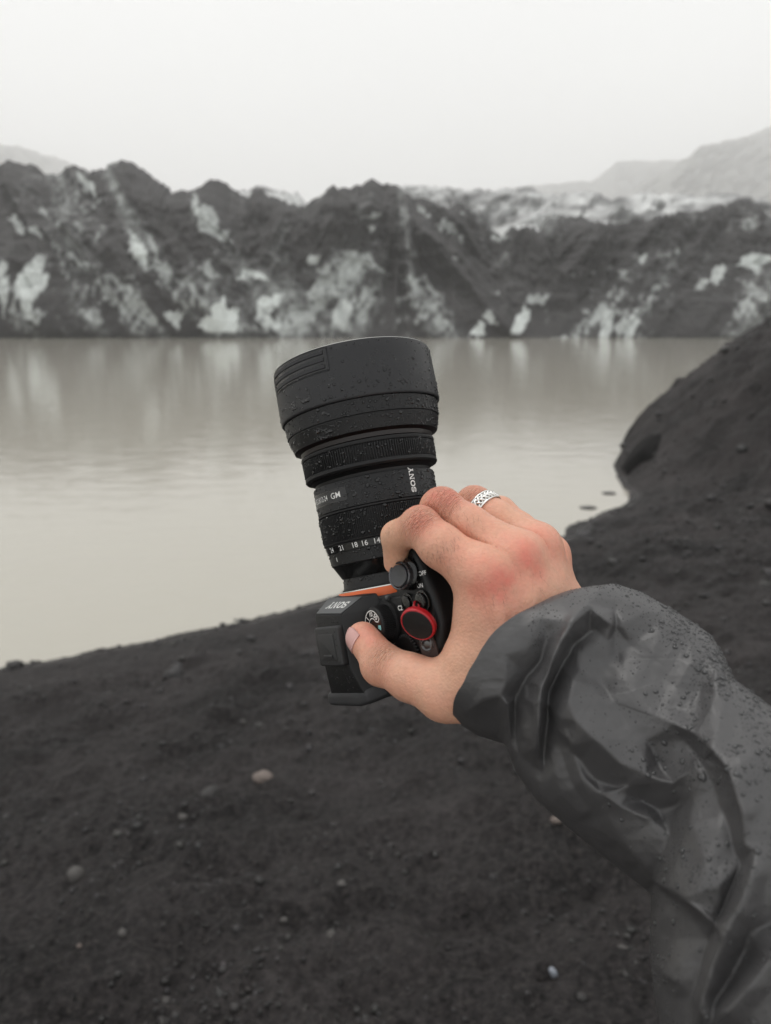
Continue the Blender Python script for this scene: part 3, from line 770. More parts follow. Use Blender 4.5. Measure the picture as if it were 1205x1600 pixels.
# hot-shoe cover
sc_ = round_rect(-5.5, 21.5, -35.5, -14, 1.4)
shoe = dk('hot_shoe_cover', prism(sc_, 48.6, 52.6, .9, .97, 3), blk('shoe_cover_plastic', (.02, .02, .021), .55, 900, .0001), label='square plastic hot-shoe cover')
dk('cover_inset', prism(round_rect(-1.5, 16.5, -32, -18, .8), 52.3, 53.1, .4), shoe.data.materials[0], shoe)
dk('cover_ridge', prism(round_rect(3, 13, -30.6, -29, .5), 53.0, 53.7, .25), shoe.data.materials[0], shoe)

# shutter button and power switch
c = pix_on_b(629, 901, 34)
dk('power_switch', knob(c[0] - .6, c[1] + .2, [(8.2, 26), (8.0, 30.0), (7.6, 33.0), (6.6, 33.8), (0.01, 33.8)], 56, lambda i, p: .12 * (np.sin(p * 28) > 0) * (i in (1, 2)), (-8, 14)), m_gloss, label='ring-shaped power switch round the shutter button')
dk('shutter_collar', knob(c[0] + .2, c[1] + .3, [(6.9, 33.4), (7.0, 36.6), (6.6, 37.1), (6.0, 36.7), (5.9, 35.4)], 56, None, (-8, 14)), mat('polished_dark_ring', (.09, .09, .095), .22, .6))
dk('shutter_button', knob(c[0] + .2, c[1] + .3, [(5.5, 34), (5.5, 37.0), (5.1, 37.4), (3.6, 37.0), (1.8, 36.75), (0.01, 36.7)], 56, None, (-8, 14)), mat('spun_black_button', (.035, .035, .038), .32), label='round shutter button with a concave top')
def top_text(s, px, py, B, size, m=m_white, bold=.05, rot=0, par=None, name='lettering', xs=1.0):
    """print on the top plate, reading direction along the camera's right axis turned by rot"""
    p = pix_on_b(px, py, B); V, Fc = text_verts(s, size, bold, xs)
    a_, b_ = math.cos(R(rot)), math.sin(R(rot))
    P = np.stack([p[0] + V[:, 0] * a_ - V[:, 1] * b_, p[1] + V[:, 0] * b_ + V[:, 1] * a_, np.full(len(V), B)], -1)
    return dk(name, mesh_from(P / 1000, Fc), m, par, smooth=False)
top_text('OFF', 660, 896, 29.5, 3.0, bold=.07, xs=1.25)
top_text('ON', 656.5, 915.5, 29.5, 2.8, bold=.07, xs=1.15)
p = pix_on_b(645.5, 896.5, 30.2)
dk('switch_mark', prism([(p[0] - 1.8, p[1] - .45), (p[0] + 1.8, p[1] - .45), (p[0] + 1.8, p[1] + .45), (p[0] - 1.8, p[1] + .45)], 29, 30.6, .1), m_white)
# C2 and C1 buttons
for (px, py, r_, B) in ((633, 943, 3.6, 32.2), (655.5, 941, 4.2, 32.4)):
    p = pix_on_b(px, py, B)
    b_ = dk('custom_button', knob(p[0], p[1], [(r_ + 1.5, 30.2), (r_ + 1.4, 30.9), (r_ + .6, 31.0), (r_ + .5, 30.5), (r_, 30.5), (r_, B - .2), (r_ - .5, B), (0.01, B - .25)], 40), m_gloss, label='small round button beside the mark C2' if px < 640 else 'small round button behind the red loop')
top_text('C2', 625.3, 950.4, 30.6, 3.5, bold=.09, xs=1.0)
# mode dial
dc = pix_on_b(583.5, 977, 40.0); bx, by = dc[0], dc[1]
def kn(i, p): return .22 * np.sign(np.sin(p * 60 + i * 1.3)) * (i in (2, 3, 4, 5, 6))
dial = dk('mode_dial', knob(bx, by, [(10.6, 30.2), (10.6, 31.8), (9.5, 32.2), (9.4, 33.6), (9.4, 35.0), (9.4, 36.4), (9.3, 38.2), (9.15, 39.2), (8.7, 39.9), (8.4, 40.0), (0.01, 40.0)], 240, kn), m_rub, label='knurled mode dial, partly under the thumb')
dk('dial_base', knob(bx, by, [(11.6, 29.9), (11.5, 31.9), (10.2, 32.1)], 80), m_body, dial)
dk('dial_face', knob(bx, by, [(8.1, 40.05), (0.01, 40.1)], 64), m_gloss, dial)
def arc_band(r0, r1, a0, a1, z, k=30):
    t = np.linspace(R(a0), R(a1), k); V = np.concatenate([np.stack([r_ * np.cos(t), r_ * np.sin(t), np.full(k, z)], -1) for r_ in (r0, r1)])
    return V, [(i, i + 1, k + i + 1, k + i) for i in range(k - 1)]
for (r0, r1, a0, a1, mt) in ((7.25, 7.75, 22, 190, m_white), (3.3, 3.75, 30, 190, m_white), (4.9, 7.5, -22, -3, m_cyan)):
    V, Fc = arc_band(r0, r1, a0, a1, 40.14); dk('dial_marking', mesh_from((V + [bx, by, 0]) / 1000, Fc), mt, dial, smooth=False)
V, Fc = band([(7.5 * math.cos(R(23)), 7.5 * math.sin(R(23))), (5.6 * math.cos(R(15)), 5.6 * math.sin(R(15))), (3.5 * math.cos(R(30)), 3.5 * math.sin(R(30)))], .5)
dk('dial_marking', mesh_from(np.c_[V + [bx, by], np.full(len(V), 40.14)] / 1000, Fc), m_white, dial, smooth=False)
for tx, ang, mt in (('50', 48, m_white), ('10', 95, m_white), ('1', 140, m_white)):
    V, Fc = text_verts(tx, 3.4, .09); t = R(ang - 90); rr = 5.55
    P = np.stack([bx + rr * math.cos(R(ang)) + V[:, 0] * math.cos(t) - V[:, 1] * math.sin(t), by + rr * math.sin(R(ang)) + V[:, 0] * math.sin(t) + V[:, 1] * math.cos(t), np.full(len(V), 40.16)], -1)
    dk('dial_numeral', mesh_from(P / 1000, Fc), mt, dial, smooth=False)
dk('dial_pointer', prism([(bx + 3, by + 12), (bx + 5, by + 11.4), (bx + 6, by + 13.2), (bx + 4, by + 14)], 30, 32.4, .4), m_panel)
top_text('3', 621, 998, 30.8, 3.6, m_grey_print, .08, 20)
# rear control dial
p = pix_on_b(636, 1024, 31.6)
dk('control_dial', knob(p[0], p[1], [(10.5, 27), (10.5, 31.2), (9.9, 31.8), (9.2, 31.9), (8.6, 31.6), (0.01, 31.6)], 216, lambda i, q: .5 * np.clip(np.sin(q * 36) * 2, -1, 1) * (i in (0, 1, 2))), m_rub, label='toothed rear control dial')
p = pix_on_b(667, 1005, 31.2)
dk('rear_button', knob(p[0], p[1], [(4.6, 28), (4.6, 31.6), (4.0, 32.0), (3.4, 31.7), (3.2, 30.9), (2.6, 31.5), (0.01, 31.7)], 40), mat('ringed_button', (.16, .16, .165), .3, .5), label='small round button with a pale ring')

# side: strap lug, cable rings, quick-release anchor
def tube(pts, r_, n=10, closed=False):
    P = np.array(pts, float) / 1000; k = len(P); r_ = np.broadcast_to(np.asarray(r_, float), (k,)) / 1000
    T = (np.roll(P, -1, 0) - np.roll(P, 1, 0)) if closed else np.gradient(P, axis=0)
    T /= np.linalg.norm(T, axis=1)[:, None]
    ref = np.array([0.31, .42, .85]); V = []
    for i in range(k):
        u = np.cross(T[i], ref); u /= np.linalg.norm(u); v_ = np.cross(T[i], u)
        V += [P[i] + r_[i] * (math.cos(a) * u + math.sin(a) * v_) for a in np.linspace(0, 2 * math.pi, n, endpoint=False)]
    f = [tuple(q) for q in grid_faces(k, n, wrap=True)]
    if closed: f += [((k - 1) * n + j, (k - 1) * n + (j + 1) % n, (j + 1) % n, j) for j in range(n)]
    else: f += [tuple(range(n))[::-1], tuple(range((k - 1) * n, k * n))]
    return bev(mesh_from(V, f), 0)
def ring_pts(c, u, v_, ru, rv, k=28): return [np.array(c) + ru * math.cos(t) * np.array(u) + rv * math.sin(t) * np.array(v_) for t in np.linspace(0, 2 * math.pi, k, endpoint=False)]
lg = pix_on_b(700, 974, 22)
dk('strap_lug', tube(ring_pts(lg, (.6, .6, .5), (0, .6, -.8), 3.4, 2.6), 1.1, 10, True), m_silver, label='bright metal strap ring on the right side')
dk('lug_post', tube([lg + [-6, 0, 0], lg + [0, 0, 0]], 2.2, 16), m_silver)
lc = pix_on_b(697, 992, 20)
for k_, q in enumerate((0, 2.4)):
    dk('cable_loop', tube(ring_pts(lc + [q * .6, -q, 0], (.8, 0, .6), (-.2, .9, .3), 5.2, 5.8), 1.05, 10, True), m_gloss)
dk('strap_lug', tube(ring_pts((-51, -22, 24), (1, 0, 0), (0, .4, 1), 2, 2.4), .8, 8, True), m_silver, label='small metal strap ring on the left shoulder')
# anchor: axes in view space then to local
Rloc = np.array([DR, DA, DB])
def v2l(vec): return Rloc @ np.asarray(vec, float)
fc = Rloc @ (view(652, 977, 363) - DM)
nv = np.array([-.40, -.36, .84]); nv /= np.linalg.norm(nv)
nl = v2l(nv); e1 = v2l(np.cross(nv, [0.55, .83, 0])); e1 /= np.linalg.norm(e1); e2 = np.cross(nl, e1)
def disc(prof, ax1, ax2, n=56):
    t = np.linspace(0, 2 * math.pi, n, endpoint=False); V = []
    for (k_, h) in prof: V.append(fc + h * nl + k_ * (ax1 * np.cos(t)[:, None] * e1 + ax2 * np.sin(t)[:, None] * e2))
    return bev(mesh_from(np.array(V).reshape(-1, 3) / 1000, grid_faces(len(prof), n, wrap=True)), 0)
anchor = dk('strap_anchor', disc([(.001, -4.0), (.88, -4.0), (.98, -3.5), (1.0, -2.2), (1.0, -.9), (.97, -.2), (.92, .05), (.89, -.05), (.001, -.05)], 9.0, 7.9), m_red, label='red quick-release strap anchor with a black face')
dk('anchor_face', disc([(.88, -.04), (.86, .25), (.6, .42), (.001, .5)], 9.0, 7.9), blk('anchor_black', (.009, .008, .008), .45, 900, .00008), anchor)
lp = [Rloc @ (view(x, y, z) - DM) for x, y, z in ((648.5, 953, 369), (647, 946, 371), (648, 940.5, 373), (651.3, 938.5, 374), (654.3, 941, 373), (655, 947, 371), (654, 953, 369))]
dk('anchor_cord', tube(lp, .62, 8), m_red, anchor)
tb = Rloc @ (view(670, 1014, 369) - DM)
t_ = np.linspace(0, 2 * math.pi, 28, endpoint=False)
dirl = v2l(np.array([.30, -.92, 0])); sd_ = np.cross(nl, dirl); sd_ /= np.linalg.norm(sd_)
secs = [[tuple(tb + h * nl + k_ * (9.0 * np.cos(a) * dirl + 4.6 * np.sin(a) * sd_)) for a in t_] for k_, h in ((.97, -1.6), (1, -1.2), (1, -.5), (.95, -.1))]
dk('strap_tab', loft(secs, 0), m_leather, label='dark brown strap tab below the red anchor')
secs = [[tuple(tb + 2.4 * -dirl + h * nl + k_ * (np.cos(a) * dirl + np.sin(a) * sd_)) for a in t_] for k_, h in ((3.1, -.3), (3.1, .6), (2.7, 1.0), (2.1, .6), (1.9, .1), (1.1, .3))]
dk('snap_stud', loft(secs, 0), mat('steel_stud', (.12, .12, .12), .3, .9))

# rain on the lens and body
def dome(n=7, rings=2):
    V = [(0, 0, 1.0)]; Fc = []
    for q in range(1, rings + 1):
        a = math.pi / 2 * q / rings
        V += [(math.sin(a) * math.cos(t), math.sin(a) * math.sin(t), math.cos(a)) for t in np.linspace(0, 2 * math.pi, n, endpoint=False)]
    for j in range(n): Fc.append((0, 1 + j, 1 + (j + 1) % n, 1 + j))
    Fc = []
    tri = [(0, 1 + j, 1 + (j + 1) % n) for j in range(n)]
    for q in range(rings - 1):
        b0 = 1 + q * n
        for j in range(n):
            a, b, c_, d_ = b0 + j, b0 + (j + 1) % n, b0 + n + (j + 1) % n, b0 + n + j
            tri += [(a, d_, c_), (a, c_, b)]
    b0 = 1 + (rings - 1) * n; tri += [(b0 + (j + 1) % n, b0 + j, b0) for j in range(0)]
    V.append((0, 0, -.15)); tri += [(len(V) - 1, b0 + (j + 1) % n, b0 + j) for j in range(n)]
    return np.array(V), np.array(tri)
DV, DF = dome()
DV2, DF2 = dome(12, 4)
def drops_mesh(C, Nn, Rr, H, rng, elong=.35, hi=False):
    C = np.asarray(C); Nn = np.asarray(Nn); k = len(C)
    dv, df = (DV2, DF2) if hi else (DV, DF)
    ref = rng.normal(size=(k, 3)); U = np.cross(Nn, ref); U /= np.linalg.norm(U, axis=1)[:, None]; W = np.cross(Nn, U)
    e = 1 + elong * rng.random(k)
    P = C[:, None] + (Rr * e)[:, None, None] * dv[None, :, 0:1] * U[:, None] + Rr[:, None, None] * dv[None, :, 1:2] * W[:, None] + H[:, None, None] * dv[None, :, 2:3] * Nn[:, None]
    f = df[None] + (np.arange(k) * len(dv))[:, None, None]
    return mesh_from(P.reshape(-1, 3), f.reshape(-1, 3))
rng = np.random.default_rng(5)
segs = [(5.6, 9, 28.2, 27.7, 60), (17.8, 24, 33.05, 33.6, 170), (48, 62.3, 35.45, 35.9, 620), (86.5, 93.5, 42.8, 44.95, 330), (95, 102.8, 45.4, 46, 340), (105, 133.5, 47.6, 47.1, 620), (31.5, 45, 35.7, 35.9, 380), (71, 79.6, 39.3, 39.5, 200)]
C_, N_, R_ = [], [], []
for s0, s1, r0, r1, k in segs:
    k = int(k * 3); s = rng.uniform(s0, s1, k); ph = rng.uniform(-150, 210, k)
    keep = (rng.random(k) < np.where((ph > 20) & (ph < 150), .95, .42)) & ~((s > 52.6) & (s < 58.6) & (ph > -22) & (ph < 28) & (rng.random(k) < .93)) & ~((s > 50) & (s < 63) & (ph > 87) & (ph < 102) & (rng.random(k) < .96)) & ~((s > 19) & (s < 23) & (np.abs(ph) < 5)); s, ph = s[keep], R(1) * ph[keep]
    rr = r0 + (r1 - r0) * (s - s0) / (s1 - s0)
    size = np.exp(rng.normal(math.log(.34), .5, len(s))); size = np.minimum(size, 1.1)
    C_.append(np.stack([rr * np.sin(ph), s, rr * np.cos(ph)], -1)); N_.append(np.stack([np.sin(ph), 0 * ph, np.cos(ph)], -1)); R_.append(size)
C_, N_, R_ = map(np.concatenate, (C_, N_, R_))
ob = dk('raindrops', drops_mesh(C_ / 1000, N_, R_ / 1000, R_ * .6 / 1000, rng), m_drop, lens); ob['kind'] = 'stuff'
# a few larger runs of water on the hood: chains of merged beads
runs = [(60, 127, 80, 118, .7), (80, 128, 90, 121, .6), (14, 112, 22, 108, .9), (8, 110, 9, 107, .9), (38, 118, 44, 116, .5), (68, 126, 72, 121, .8), (78, 119, 81, 116.8, .9), (30, 100, 34, 98.5, .7), (26, 92, 33, 89, .8), (38, 58, 39, 53, .6), (96, 115, 100, 113, .5), (20, 88, 30, 87, .6)]
C_, N_, R_ = [], [], []
for p0, s0, p1, s1, r_ in runs:
    for t in np.linspace(0, 1, 26):
        ph = R(p0 + (p1 - p0) * t + 1.6 * math.sin(t * 9 + s0)); s = s0 + (s1 - s0) * t + .5 * math.sin(t * 13 + p0)
        rr = np.interp(s, [x[0] for x in lens_prof[18:24]] + [86.2, 93.8, 94.8, 103, 104.6, 134], [x[1] for x in lens_prof[18:24]] + [42.7, 45, 45.35, 46, 47.6, 47.1])
        C_.append((rr * math.sin(ph), s, rr * math.cos(ph))); N_.append((math.sin(ph), 0, math.cos(ph))); R_.append(r_ * (.55 + .75 * t ** 2) * rng.uniform(.85, 1.15))
C_, N_, R_ = map(np.array, (C_, N_, R_))
ob = dk('water_runs', drops_mesh(C_ / 1000, N_, R_ / 1000, R_ * .4 / 1000, rng, .2, True), m_drop, lens); ob['kind'] = 'stuff'
C_, N_ = [], []
def scatter_quad(q, k, n):
    for _ in range(k):
        u, v_ = rng.random(2); p = (1 - u) * (1 - v_) * q[0] + u * (1 - v_) * q[1] + u * v_ * q[2] + (1 - u) * v_ * q[3]
        C_.append(p); N_.append(n)
A = np.array
def qn(q):
    n = np.cross(q[1] - q[0], q[3] - q[0]); n /= np.linalg.norm(n); return n
for q, k in ((A([(32, -8, 29), (32, -36, 29), (22, -36, 48), (22.6, -9, 48)], float), 70), (A([(-5, -13, 49.05), (21, -13, 49.05), (21, -9.5, 49.05), (-5, -8.6, 49.05)], float), 25), (A([(-6, -38, 48.8), (20, -38, 48.8), (24, -50, 46), (-10, -50, 46)], float), 40), (A([(-4, -34, 52.7), (20, -34, 52.7), (20, -16, 52.7), (-4, -16, 52.7)], float), 40), (A([(37, -8, 30.45), (60, -8, 30.45), (60, -16, 30.45), (37, -12, 30.45)], float), 20), (A([(66, 20, 29.3), (72, 10, 29.3), (76, -4, 29.3), (70, -4, 29.3)], float), 18)):
    n = qn(q); n = n if n[2] > 0 or n[0] > 0 else -n
    scatter_quad(q, k, n)
C_, N_ = A(C_), A(N_); R_ = np.minimum(np.exp(rng.normal(math.log(.25), .4, len(C_))), .7)
ob = dk('raindrops', drops_mesh(C_ / 1000, N_, R_ / 1000, R_ * .6 / 1000, rng), m_drop); ob['kind'] = 'stuff'

# ------------------------------------------------------------------ the person: right hand and forearm as one skin, from a distance field
person = bpy.data.objects.new('person', None); COL.objects.link(person)
person.matrix_world = M_CAM @ Matrix.Translation(Vector(view(1150, 1500, 300) / 1000))
tag(person, 'right arm of a person in a wet grey rain jacket, bare hand gripping the camera', 'person')
PINV = np.array(view(1150, 1500, 300))                     # children are placed relative to this point (view axes)
def pk(name, P_view_mm, Fc, m, parent=None, **kw):
    me = mesh_from((np.asarray(P_view_mm) - PINV) / 1000, Fc)
    return link(name, me, m, parent or person, **kw)

def cone_sd(P, a, b, r1, r2):
    ba = b - a; l2 = ba @ ba; rr = r1 - r2; a2 = l2 - rr * rr; il2 = 1 / l2
    pa = P - a; y = pa @ ba; z = y - l2
    q = pa * l2 - ba * y[..., None]; x2 = np.einsum('...i,...i', q, q); y2 = y * y * l2; z2 = z * z * l2
    k = np.sign(rr) * rr * rr * x2
    o1 = np.sqrt(x2 + z2) * il2 - r2
    o2 = np.sqrt(x2 + y2) * il2 - r1
    o3 = (np.sqrt(x2 * a2 * il2) + y * rr) * il2 - r1
    return np.where(np.sign(z) * a2 * z2 > k, o1, np.where(np.sign(y) * a2 * y2 < k, o2, o3))
def smin(a, b, k):
    h = np.maximum(k - np.abs(a - b), 0) / k
    return np.minimum(a, b) - h * h * k * .25

PT = {k: (view(*v[:3]), v[3]) for k, v in dict(
    iT=(617, 880, 384, 5.6), iD=(621, 838, 377, 7.5), iP=(657, 823, 364, 9.2), iQ=(689, 853, 357, 10.2), iM=(757, 900, 353, 12.0), iC=(800, 1025, 352, 16),
    mT=(690, 880, 418, 7), mD=(668, 846, 402, 8), mP=(690, 797, 374, 10.2), mQ=(732, 822, 368, 9.9), mM=(806, 872, 360, 12.4), mC=(835, 1005, 356, 17),
    rT=(740, 870, 436, 7), rD=(716, 832, 418, 8), rP=(741, 789, 392, 9.4), rQ=(775, 812, 384, 9.4), rM=(838, 856, 373, 11.4), rC=(856, 985, 364, 16),
    lT=(800, 870, 446, 6), lD=(762, 838, 428, 7), lP=(781, 801, 404, 8.2), lQ=(812, 828, 397, 8.6), lM=(856, 868, 386, 9.8), lC=(872, 966, 374, 13.5),
    tT=(567, 997, 392, 8.4), tI=(599, 1037, 380, 9.6), tJ=(640, 1058, 370, 11.2), tM=(692, 1076, 360, 13.2), tC=(776, 1078, 354, 17),
    w1=(752, 965, 355, 10.5), w2=(738, 1035, 356, 12.5), hw=(850, 1050, 364, 21), fa=(985, 1140, 362, 22), fb=(1150, 1350, 335, 27)).items()}
palm_c = [('iM', 'iC'), ('mM', 'mC'), ('rM', 'rC'), ('lM', 'lC'), ('w1', 'w2'), ('w2', 'tC'), ('tC', 'hw'), ('iC', 'hw'), ('lC', 'hw'), ('hw', 'fa'), ('fa', 'fb'), ('iC', 'lC'), ('iM', 'w1')]
fing = [[('iM', 'iQ'), ('iQ', 'iP'), ('iP', 'iD'), ('iD', 'iT')], [('mM', 'mQ'), ('mQ', 'mP'), ('mP', 'mD'), ('mD', 'mT')], [('rM', 'rQ'), ('rQ', 'rP'), ('rP', 'rD'), ('rD', 'rT')],
        [('lM', 'lQ'), ('lQ', 'lP'), ('lP', 'lD'), ('lD', 'lT')], [('tC', 'tM'), ('tM', 'tJ'), ('tJ', 'tI'), ('tI', 'tT')]]
V3 = np.array
# extra lumps: knuckles (towards the viewer), tendons
def off(k, dx, dy, dz): return PT[k][0] + V3([dx, dy, dz])
lumps = [(off('iM', -1.0, 1, 7.2), 7.6), (off('mM', 0, 1, 7.6), 7.4), (off('rM', 0, 1, 6.2), 7.0), (off('lM', 1, 1, 4.4), 6.2), (off('iP', .5, 1.0, 2.2), 7.6), (off('mP', 0, 1.6, 1.8), 8.6), (off('tI', -2.6, -2.0, 1.5), 7.6), (off('tM', 2, -3.5, 1.5), 11)]
tend = [(off('iM', 0, -2, 10.6), off('iC', -2, 4, 15.0), 2.4, 1.8), (off('mM', 0, -2, 11.4), off('mC', 0, 4, 16.6), 2.6, 2.0), (off('rM', 0, -2, 9.8), off('rC', 2, 4, 14.8), 2.3, 1.8)]
veins = [(off('rM', -6, -8, 11.4), off('mC', 6, 2, 15.6), 1.1), (off('mM', -8, -8, 12.2), off('iC', 5, 6, 15.6), 1.0), (off('lM', -2, -9, 9.4), off('rC', 4, 2, 14.6), 1.1)]
def field(P):
    palm = None
    for a, b in palm_c:
        d = cone_sd(P, PT[a][0], PT[b][0], PT[a][1], PT[b][1]); palm = d if palm is None else smin(palm, d, 9)
    for c, r_ in lumps[:4] + lumps[7:]:
        palm = smin(palm, np.linalg.norm(P - c, axis=-1) - r_, 5)
    for a, b, r1, r2 in tend:
        palm = smin(palm, cone_sd(P, a, b, r1, r2), 4.5)
    for a, b, r_ in veins:
        palm = smin(palm, cone_sd(P, a, b, r_, r_), 2.6)
    out = palm; FS = []
    for i, ch in enumerate(fing):
        f = None
        for a, b in ch:
            d = cone_sd(P, PT[a][0], PT[b][0], PT[a][1], PT[b][1]); f = d if f is None else smin(f, d, 3.2)
        if i == 0: f = smin(f, np.linalg.norm(P - lumps[4][0], axis=-1) - lumps[4][1], 4)
        if i == 1: f = smin(f, np.linalg.norm(P - lumps[5][0], axis=-1) - lumps[5][1], 4)
        if i == 4: f = smin(f, np.linalg.norm(P - lumps[6][0], axis=-1) - lumps[6][1], 5)
        FS.append(f); out = np.minimum(out, smin(palm, f, 6))
    for a, b in ((0, 1), (1, 2), (2, 3)):
        fa_, fb_ = FS[a], FS[b]
        out = out + 2.1 * np.exp(-(np.abs(fa_ - fb_) / 1.1)) * np.clip(1 - np.maximum(fa_, fb_) / 5, 0, 1) * sstep(palm, -4.0, -.5)
    return out

H = .62
lo = V3([-26, -135, -455.0]); hi = V3([200, 20, -290.0])
# coarse pass finds the blocks near the surface, fine pass fills only those
B = 12; CH = H * B
nb3 = np.ceil((hi - lo) / CH).astype(int)
gx = [lo[i] + CH * (np.arange(nb3[i]) + .5) for i in range(3)]
CC = np.stack(np.meshgrid(*gx, indexing='ij'), -1)
cd = field(CC)
act = np.argwhere(np.abs(cd) < CH * .87 + 3)
shape = nb3 * B + 1
G = np.repeat(np.repeat(np.repeat(np.sign(cd) * 9, B, 0), B, 1), B, 2).astype(np.float32)
G = np.pad(G, ((0, 1),) * 3, constant_values=9)
loc = np.stack(np.meshgrid(*[np.arange(B)] * 3, indexing='ij'), -1).reshape(-1, 3)
for s0 in range(0, len(act), 150):
    blk_ = act[s0:s0 + 150]
    idx = (blk_[:, None] * B + loc[None]).reshape(-1, 3)
    G[idx[:, 0], idx[:, 1], idx[:, 2]] = field(lo + idx * H)

def surface_nets(G, lo, H):
    S = G < 0
    a = S[:-1, :-1, :-1].astype(np.int8)
    cnt = sum(S[i:S.shape[0] - 1 + i, j:S.shape[1] - 1 + j, k:S.shape[2] - 1 + k].astype(np.int8) for i in (0, 1) for j in (0, 1) for k in (0, 1))
    cells = np.argwhere((cnt > 0) & (cnt < 8))
    cid = np.full(cnt.shape, -1, np.int32); cid[tuple(cells.T)] = np.arange(len(cells))
    acc = np.zeros((len(cells), 3)); n = np.zeros(len(cells))
    corners = [V3(c) for c in ((0, 0, 0), (1, 0, 0), (0, 1, 0), (0, 0, 1), (1, 1, 0), (1, 0, 1), (0, 1, 1), (1, 1, 1))]
    for p in corners:
        for ax in range(3):
            if p[ax]: continue
            q = p.copy(); q[ax] = 1
            g0 = G[tuple((cells + p).T)]; g1 = G[tuple((cells + q).T)]
            m_ = (g0 < 0) != (g1 < 0); t = np.where(m_, g0 / np.where(m_, g0 - g1, 1), 0)
            acc += np.where(m_[:, None], p + t[:, None] * (q - p), 0); n += m_
    V = lo + H * (cells + acc / n[:, None])
    F_ = []
    for ax in range(3):
        o1, o2 = [i for i in range(3) if i != ax]
        sl0 = [slice(None)] * 3; sl1 = [slice(None)] * 3; sl0[ax] = slice(0, -1); sl1[ax] = slice(1, None)
        A_, B_ = S[tuple(sl0)], S[tuple(sl1)]
        e = np.argwhere(A_ != B_); e = e[(e[:, o1] > 0) & (e[:, o2] > 0) & (e[:, o1] < cnt.shape[o1]) & (e[:, o2] < cnt.shape[o2])]
        ins = A_[tuple(e.T)]
        u = np.zeros(3, int); u[o1] = 1; v = np.zeros(3, int); v[o2] = 1
        q = np.stack([cid[tuple((e - u - v).T)], cid[tuple((e - v).T)], cid[tuple(e.T)], cid[tuple((e - u).T)]], -1)
        if ax == 1: ins = ~ins
        q[~ins] = q[~ins][:, ::-1]
        F_.append(q)
    F_ = np.concatenate(F_); F_ = F_[(F_ >= 0).all(1)]
    return V, F_
hv, hf = surface_nets(G, lo, H)
# gentle relaxation removes the voxel stepping
def relax(V, Fq, it, lam=.5):
    e = np.concatenate([Fq[:, [0, 1]], Fq[:, [1, 2]], Fq[:, [2, 3]], Fq[:, [3, 0]]])
    dg = np.bincount(e.ravel(), minlength=len(V)).astype(float)[:, None]
    for i in range(it):
        s = np.zeros_like(V)
        for c in range(3):
            s[:, c] = np.bincount(e[:, 0], V[e[:, 1], c], len(V)) + np.bincount(e[:, 1], V[e[:, 0], c], len(V))
        V = V + lam * (s / np.maximum(dg, 1) - V)
    return V
hv = relax(hv, hf, 3)
eps = .3
def grad(P):
    g = np.stack([field(P + eps * np.eye(3)[i]) - field(P - eps * np.eye(3)[i]) for i in range(3)], -1)
    return g / (np.linalg.norm(g, axis=1)[:, None] + 1e-9)
hn = grad(hv)
# fine folds of skin at the joints
def near(k, d): return np.exp(-(np.linalg.norm(hv - off(k, *d), axis=1)))
red = np.zeros(len(hv)); fold = np.zeros(len(hv)); fmask = np.zeros(len(hv))
def blob(c, rad): return np.exp(-((hv - c) ** 2).sum(1) / (2 * rad * rad))
for k, d, rad, amt in (('iP', (0, 4, 6), 7.5, .85), ('mP', (0, 6, 5), 8, .8), ('rP', (0, 5, 5), 7, .4), ('iM', (3, -2, 15), 8.5, 1.0), ('mM', (2, 0, 13), 7.5, .85), ('rM', (2, 1, 10), 7.5, .55), ('lM', (2, 1, 7), 7, .45), ('tI', (-4, -2, 6), 8, .3), ('tT', (4, 3, 5), 9, .5), ('iQ', (4, -3, 8), 7, .25), ('iM', (6, -14, 13), 8, .35), ('mM', (-4, 6, 11), 8, .3), ('mQ', (0, 0, 8), 9, .25)):
    red = np.maximum(red, amt * blob(off(k, *d), rad))
for k, a, b, rad in (('iP', 'iP', 'iQ', 5.5), ('mP', 'mP', 'mQ', 6), ('rP', 'rP', 'rQ', 5), ('tI', 'tI', 'tJ', 5.5), ('iD', 'iD', 'iP', 3.5)):
    ax = PT[b][0] - PT[a][0]; ax /= np.linalg.norm(ax)
    mk = blob(PT[k][0] + V3([0, 2, 5]), rad)
    s = (hv - PT[k][0]) @ ax
    up = mk > fmask; fold = np.where(up, s, fold); fmask = np.where(up, mk, fmask)
lines = .34 * fmask * np.sin(fold * 4.0 + 2.2 * vnoise(hv[:, 0] / 2.5, hv[:, 1] / 2.5, hv[:, 2] / 2.5, 3))
big = .35 * fbm(hv[:, 0] / 9, hv[:, 1] / 9, hv[:, 2] / 9, o=3, s=8)
hv2 = hv + hn * (lines + big * .5)[:, None]
# crease where the thumb leaves the palm and at the inside of the thumb joint
me = mesh_from((hv2 - PINV) / 1000, hf)
yel = np.maximum.reduce([.8 * blob(off('iD', 0, 0, 0), 12), .6 * blob(off('tI', -2, -6, 3), 6), .5 * blob(off('w2', 0, 0, 10), 12)])
pat = fbm(hv[:, 0] / 7, hv[:, 1] / 7, hv[:, 2] / 7, o=4, s=19)
base = V3([.655, .365, .25]); redc = V3([.64, .165, .125]); yelc = V3([.69, .42, .265])
rr_ = np.clip(red * (.68 + .5 * pat) + .10 * pat + .08, 0, 1)[:, None]
cc = base * (1 - rr_) + redc * rr_; cc = cc * (1 - .6 * yel[:, None]) + yelc * .6 * yel[:, None]
cc = cc * (1 + .06 * pat[:, None])
colour_attr(me, 'skin_tone', cc); float_attr(me, 'fold', fold); float_attr(me, 'fold_mask', fmask)
m_skin = mat('skin', base, .46)
pb = m_skin.node_tree.nodes['Principled BSDF']
pb.inputs['Subsurface Weight'].default_value = .22; pb.inputs['Subsurface Scale'].default_value = .0035; pb.inputs['Subsurface Radius'].default_value = (1, .35, .18)
pb.inputs['Specular IOR Level'].default_value = .42
